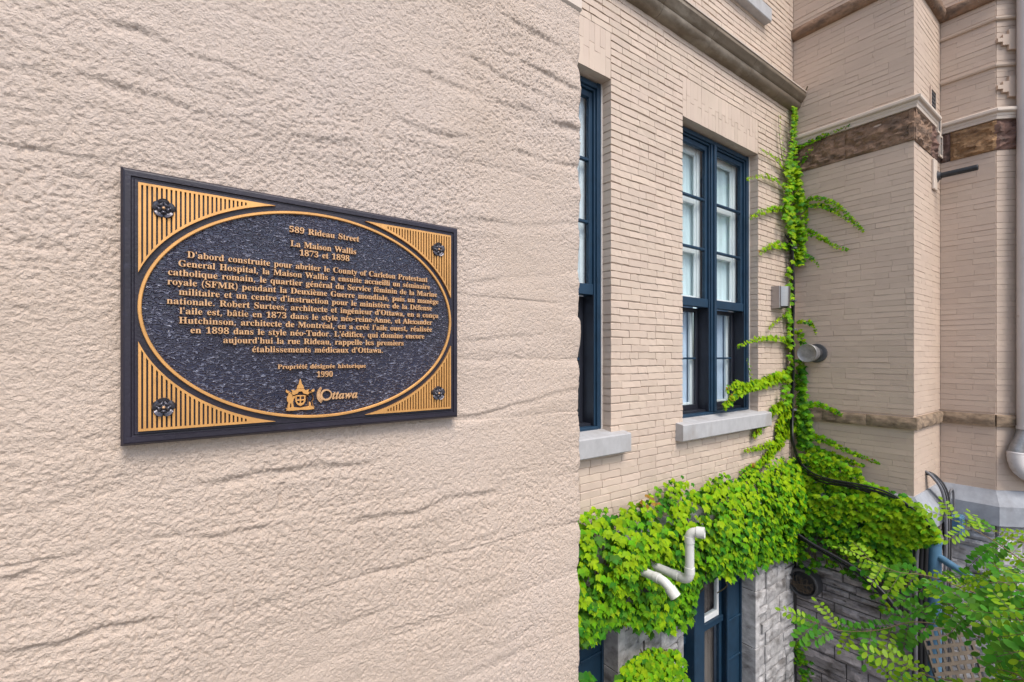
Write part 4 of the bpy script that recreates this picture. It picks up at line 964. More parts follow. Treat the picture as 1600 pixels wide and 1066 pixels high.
# --- ivy on the foot of the bay
ic = thing('ivy', (6.5, 2.1, GZ), 'darker ivy spreading over the stone foot of the bay round the black cables', 'ivy')
LV = []; rk = random.Random(29); cnt = 0
while cnt < 1900:
    px = rk.uniform(1236, 1470); py = rk.uniform(698, 962)
    if not inpoly(px, py, IVY_C): continue
    low = py - (735 + (px-1240)*.42)              # distance below the top of the mass
    if low > 80 and rk.random() < .55: continue
    if low > 130 and rk.random() < .4: continue
    layer = rk.random(); off = (.20 if py > 770 else .12)*(1-.6*layer*layer) + .02; p = on_x(px, py, XC-off); d = p.length
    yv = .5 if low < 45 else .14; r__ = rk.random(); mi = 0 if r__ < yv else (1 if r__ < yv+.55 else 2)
    if layer > .6: mi = 2  # darkest green paints the shade behind the outer leaves
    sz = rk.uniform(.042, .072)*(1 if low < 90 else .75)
    LV.append((leaf_matrix(p, (-1, -.25, 0), sz, rk), mi, sz*(1 if layer < .5 else .3))); cnt += 1
for (x0, y0, x1, y1, n) in ((1245, 1000, 1262, 1066, 60),):
    for i in range(n):
        f = rk.random(); p = on_x(x0+(x1-x0)*f+rk.gauss(0, 5), y0+(y1-y0)*f, XC-.08); LV.append((leaf_matrix(p, (-1, -.2, 0), rk.uniform(.03, .05), rk), 1 if rk.random() < .6 else 2, .01))
grow(ic, LV, 300, rk)
q = MB()
for i in range(40):
    px = rk.uniform(1250, 1420); py = 760+(px-1250)*.35; P = [on_x(px, py+110, XC-.05)]
    for k_ in range(5): P.append(on_x(px+rk.uniform(-12, 12), py+90-24*k_, XC-.07-rk.uniform(0, .05)))
    q.tube(spline(P, 3), .006, 5)
q.build('stem', M['vine'], ic)

# ------------------------------------------------------------------ locust shrub in the foreground right
lo = thing('locust_shrub', (5.4, -.35, GZ), 'loose green locust shrub with small oval leaflets at the lower right', 'shrub')
rl_ = random.Random(41)
def compound(rng, pairs, ll=.062, lw=.035, young=False):
    V_ = []; F_ = []; L = pairs*.034+.02
    def leaflet(o, d, up, l, w_):
        d = d.normalized(); s = d.cross(up).normalized(); nn = s.cross(d); b = len(V_)
        for (t, x) in ((0, 0), (.22, .34), (.52, .5), (.82, .36), (1, 0), (.82, -.36), (.52, -.5), (.22, -.34)):
            V_.append(o + d*(t*l) + s*(x*w_) + nn*(-.14*l*abs(x)*2*.5 - .10*l*t*t))
        F_.extend([(b, b+1, b+7), (b+1, b+2, b+6, b+7), (b+2, b+3, b+5, b+6), (b+3, b+4, b+5)])
    up = Vector((0, 0, 1)); cur = rng.uniform(.1, .35)
    P = [Vector((0, L*t, -cur*L*t*t)) for t in (0, .25, .5, .75, 1)]
    def rp(t): return Vector((0, L*t, -cur*L*t*t))
    for i in range(pairs):
        t = .18+.80*i/pairs; sz = 1 - .35*abs(t-.5)
        for sd in (-1, 1):
            d = Vector((sd, .42+rng.uniform(-.15, .15), rng.uniform(-.35, .15))); leaflet(rp(t)+Vector((sd*.003, 0, 0)), d, up+Vector((rng.gauss(0, .25), rng.gauss(0, .25), 0)), ll*sz*rng.uniform(.85, 1.1), lw*sz)
    leaflet(rp(1), Vector((0, 1, -.3)), up, ll*.9, lw*.95)
    b = len(V_)
    for p in P: V_.extend([p+Vector((.0016, 0, 0)), p+Vector((-.0016, 0, 0)), p+Vector((0, 0, -.002))])
    nf = len(F_)
    for i in range(4):
        for k_ in range(3): F_.append((b+3*i+k_, b+3*i+(k_+1) % 3, b+3*i+3+(k_+1) % 3, b+3*i+3+k_))
    q = MB(); q.add(V_, F_); q.m = [0]*nf + [1]*(len(F_)-nf)
    return q.mesh('compound_leaf', [M['locust_young' if young else 'locust'], M['vine']], smooth=50)
CO = [compound(rl_, n) for n in (5, 6, 7, 8, 6)]; CY = [compound(rl_, n, .050, .028, True) for n in (4, 5, 6)]
twigs = [ # (px, py, depth) along each shoot, tip last; share of young leaves; spacing
 ([(1680,1010,2.9),(1600,960,3.0),(1520,925,3.1),(1450,900,3.2),(1400,893,3.25),(1345,868,3.3)], .5, .10),
 ([(1660,1090,2.8),(1580,1020,3.0),(1500,985,3.15),(1430,972,3.25),(1370,985,3.3),(1310,985,3.4),(1262,968,3.45)], .10, .095),
 ([(1700,960,3.0),(1620,895,3.2),(1560,850,3.35),(1510,822,3.45),(1478,808,3.5)], .6, .14),
 ([(1700,900,3.1),(1640,865,3.3),(1580,840,3.4),(1530,822,3.5)], .5, .13),
 ([(1690,1040,2.6),(1620,1000,2.7),(1560,965,2.8),(1500,945,2.9),(1465,945,3.0)], .15, .065),
 ([(1680,1120,2.3),(1620,1065,2.4),(1570,1010,2.5),(1540,975,2.6)], .15, .06),
 ([(1640,1130,2.3),(1560,1085,2.5),(1500,1066,2.7),(1450,1056,2.8),(1405,1038,2.85)], .7, .07),
 ([(1700,1000,2.4),(1640,950,2.55),(1590,920,2.7),(1550,905,2.8),(1530,900,2.9)], .25, .085),
 ([(1720,1090,2.1),(1660,1040,2.2),(1610,990,2.3),(1580,955,2.4)], .35, .06),
 ([(1700,1130,2.0),(1640,1090,2.1),(1590,1055,2.2),(1555,1045,2.3)], .6, .06),
 ([(1480,1130,3.0),(1430,1090,3.1),(1395,1060,3.2)], .05, .09),
 ([(1700,930,3.3),(1640,895,3.4),(1590,885,3.5),(1560,895,3.6)], .2, .12),
 ([(1690,870,3.2),(1640,845,3.3),(1600,835,3.4)], .4, .12),
 ([(1690,1080,2.5),(1630,1035,2.7),(1590,1010,2.8)], .15, .06),
 ([(1720,1060,1.9),(1670,1020,2.0),(1630,985,2.1),(1600,965,2.2)], .3, .05),
 ([(1740,1020,2.2),(1680,975,2.3),(1630,930,2.45),(1600,905,2.55)], .3, .055),
 ([(1700,1110,1.9),(1640,1075,2.0),(1595,1062,2.1),(1560,1068,2.2)], .4, .05),
 ([(1680,980,2.7),(1610,935,2.9),(1570,915,3.0),(1540,908,3.1)], .35, .085)]
q = MB(); LL = []; hub = Vector((5.3, -.45, -2.6))
q.tube(spline([Vector((5.4, -.35, GZ)), Vector((5.38, -.40, -3.5)), hub], 5), [.035-.0012*i for i in range(11)], 8)
for pts, yg, spc in twigs:
    P = [at_d(*p) for p in pts]; P0 = P[0]
    base_ = spline([hub, hub.lerp(P0, .5)+Vector((0, 0, .12)), P0], 5); q.tube(base_, [.016-.001*i for i in range(len(base_))], 6)
    S = spline(P, 8); q.tube(S, [.0055*(1-.75*i/len(S)) for i in range(len(S))], 5)
    Ln = sum((b-a).length for a, b in zip(S[:-1], S[1:])); n = int(Ln/(spc*.60))
    for i in range(n):
        t = (i+.6)/n*(len(S)-1.001); k_ = int(t); p = S[k_].lerp(S[k_+1], t-k_); T = (S[k_+1]-S[k_]).normalized()
        sd = 1 if i % 2 else -1; upv = Vector((rl_.gauss(0, .3)-.75, rl_.gauss(0, .3)-.55, .75)).normalized()
        side = T.cross(upv).normalized()*sd; Y = (T*rl_.uniform(.35, .9)+side*rl_.uniform(.5, .9)-Vector((0, 0, rl_.uniform(.15, .75)))).normalized()
        if i == n-1: Y = T
        X = Y.cross(upv).normalized(); Z = X.cross(Y); s_ = rl_.uniform(.75, 1.1)
        yng = rl_.random() < (yg if i < n*.75 else min(1, yg*1.8)); me_ = rl_.choice(CY if yng else CO)
        pl = p - ORG[lo.name]
        qx, qy, _d = proj(p + Y*.1)
        if 1440 < qx < 1548 and 972 < qy < 1062 and rl_.random() < .85: continue
        LL.append((me_, Matrix(((X.x*s_, Y.x*s_, Z.x*s_, p.x), (X.y*s_, Y.y*s_, Z.y*s_, p.y), (X.z*s_, Y.z*s_, Z.z*s_, p.z), (0, 0, 0, 1)))))
LL.sort(key=lambda a: (not (1240 < proj(a[1].translation)[0] < 1620 and proj(a[1].translation)[1] < 1090), a[1].translation.length))
LM_ = [M['locust'], M['locust_young'], M['vine']]; st_ = MB()
for i, (me_, m_) in enumerate(LL):
    if i < 300:
        o = bpy.data.objects.new('compound_leaf', me_); COL.objects.link(o); o.parent = lo; mm = m_.copy(); mm.translation = m_.translation - ORG[lo.name]; o.matrix_local = mm
    else:
        yg_ = me_ in CY
        st_.add([m_ @ v.co for v in me_.vertices], [tuple(p.vertices) for p in me_.polygons])
        st_.m[-len(me_.polygons):] = [2 if p.material_index else (1 if yg_ else 0) for p in me_.polygons]
if st_.f: tag(st_.build('foliage', LM_, lo, smooth=50), kind='stuff')
print('LOCUST', len(LL))
q.build('branch', M['branch'], lo, smooth=60)

# ------------------------------------------------------------------ the plaque
K = .94/.96; YP = .940
def pu(px): r = ray(px, 557); return r.x/r.y*YP
pl = thing('heritage_plaque', (.253*K, YA, -.1418*K), 'dark navy and bronze heritage plaque with oval text field bolted to the stucco wall', 'plaque')
PX0, PX1, PZ0, PZ1 = -.0505*K, .5565*K, -.1414*K, .2985*K; PXC, PZC = (PX0+PX1)/2, (PZ0+PZ1)/2
q = MB()
def ringrect(q, off0, y0, off1, y1, mat=0):
    A = [(PX0+off0, y0, PZ0+off0), (PX1-off0, y0, PZ0+off0), (PX1-off0, y0, PZ1-off0), (PX0+off0, y0, PZ1-off0)]
    B = [(PX0+off1, y1, PZ0+off1), (PX1-off1, y1, PZ0+off1), (PX1-off1, y1, PZ1-off1), (PX0+off1, y1, PZ1-off1)]
    q.add(A+B, [(i, (i+1) % 4, (i+1) % 4+4, i+4) for i in range(4)], mat)
seq = [(0, YA+.004), (0, YP+.006), (.0035, YP+.001), (.0055, YP), (.0125, YP), (.0135, YP+.0028), (.0160, YP+.0030), (.0172, YP+.0012), (.0205, YP+.0012)]
for (a, b), (c, d) in zip(seq[:-1], seq[1:]): ringrect(q, a, b, c, d)
a, b = seq[-1]; q.add([(PX0+a, b, PZ0+a), (PX1-a, b, PZ0+a), (PX1-a, b, PZ1-a), (PX0+a, b, PZ1-a)], [(0, 1, 2, 3)])
q.build('backing_plate', M['navy'], pl)
EA, EB = .2825*K, .1968*K
def ell(a, b, y, n=128): return [(PXC+a*math.cos(2*math.pi*i/n), y, PZC+b*math.sin(2*math.pi*i/n)) for i in range(n)]
# pebbled field and bright rim
q = MB(); n = 128; V_ = ell(EA-.0035, EB-.0035, YP-.0000, n) + [(PXC, YP-.0000, PZC)]
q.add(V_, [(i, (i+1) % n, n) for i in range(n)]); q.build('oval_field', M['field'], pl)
q = MB(); rings = [(0, YP+.002), (.0003, YP-.0030), (.0010, YP-.0038), (.0044, YP-.0038), (.0052, YP-.0030), (.0055, YP+.001)]
V_ = []
for o_, y in rings: V_ += ell(EA-o_, EB-o_, y, n)
q.add(V_, [(j*n+i, j*n+(i+1) % n, (j+1)*n+(i+1) % n, (j+1)*n+i) for j in range(len(rings)-1) for i in range(n)]); q.fix = True
q.build('oval_rim', M['gold'], pl, smooth=35)
# corner spandrels: slotted bright bronze
GA, GB = .2917*K, .2063*K; IN = .0222*K
def rosette(cx, cz, R_, parent):
    q = MB(); nt_, nr_ = 60, 12; V_ = []
    for j in range(nr_+1):
        t = j/nr_
        for i in range(nt_):
            th = 2*math.pi*i/nt_; p5 = abs(math.cos(2.5*(th-math.pi/2))); p5b = abs(math.sin(2.5*(th-math.pi/2)))
            rm = R_*(.88+.12*p5**.6); r__ = rm*t; rr_ = r__/R_
            h = 0
            if rr_ > .50: h = .0030*p5**.5*max(0, 1-((rr_-.78)/.26)**2)**.5 + .0018*max(0, 1-((rr_-.93)/.07)**2)
            elif rr_ > .22: h = .0038*p5b**.5*max(0, 1-((rr_-.38)/.17)**2)**.5 + .001
            else: h = .0050*max(0, 1-(rr_/.2)**2)**.5 + .0008
            if j == nr_: h = -.003
            V_.append((cx+r__*math.cos(th), YP-.0035-h, cz+r__*math.sin(th)))
    q.add(V_, [(j*nt_+i, j*nt_+(i+1) % nt_, (j+1)*nt_+(i+1) % nt_, (j+1)*nt_+i) for j in range(nr_) for i in range(nt_)]); q.fix = True
    o = q.build('rosette', M['flower'], parent, smooth=60)
    q = MB(); lathe(q, (cx, YP-.0075, cz), (0, -1, 0), [(0, R_*.14), (.0015, R_*.12), (.0025, R_*.05)], 14); q.build('rosette_boss', M['letter'], parent, smooth=50)
    return o
for sx in (-1, 1):
    for sz in (-1, 1):
        HX, HZ = (PX1-PX0)/2-IN, (PZ1-PZ0)/2-IN
        def curve(x):       # inner limit |z| of the spandrel at |x|
            return GB*math.sqrt(max(0, 1-(x/GA)**2))
        x_in = GA*math.sqrt(max(0, 1-(HZ/GB)**2)); bd = .0036; per = .0063*K; q = MB()
        xs_ = [x_in]; 
        k_ = 0; x = HX - bd
        marks = [HX, x]
        while x > x_in+.03:
            marks += [x-.0026, x-per]; x -= per
        marks = sorted(set([m_ for m_ in marks if m_ > x_in] + [x_in] + [x_in+(marks[-1]-x_in)*f for f in (.33, .66)]))
        for a, b in zip(marks[:-1], marks[1:]):
            xm_ = (a+b)/2; ph = (HX-bd-xm_)/per; slot = xm_ < HX-bd and (ph % 1) < .0026/per and xm_ > x_in+.028
            ca, cb_ = min(HZ, curve(a)), min(HZ, curve(b)); sub = [((ca, cb_), (HZ, HZ))]
            if slot and HZ-max(ca, cb_) > 3.2*bd: sub = [((ca, cb_), (ca+bd*1.3, cb_+bd*1.3)), ((HZ-bd, HZ-bd), (HZ, HZ))]
            for (l0, l1), (h0, h1) in sub:
                pts = []
                for y in (YP-.0034, YP+.003):
                    for (xx, zz) in ((a, l0), (b, l1), (b, h1), (a, h0)): pts.append((PXC+sx*xx, y, PZC+sz*zz))
                q.add(pts, [(0, 1, 2, 3), (7, 6, 5, 4), (0, 4, 5, 1), (1, 5, 6, 2), (2, 6, 7, 3), (3, 7, 4, 0)])
        q.fix = True
        sp_ = q.build('corner_spandrel', M['gold'], pl)
        rosette(PXC+sx*(HX-.0325*K), PZC+sz*(HZ-.0365*K), .0168*K, sp_)
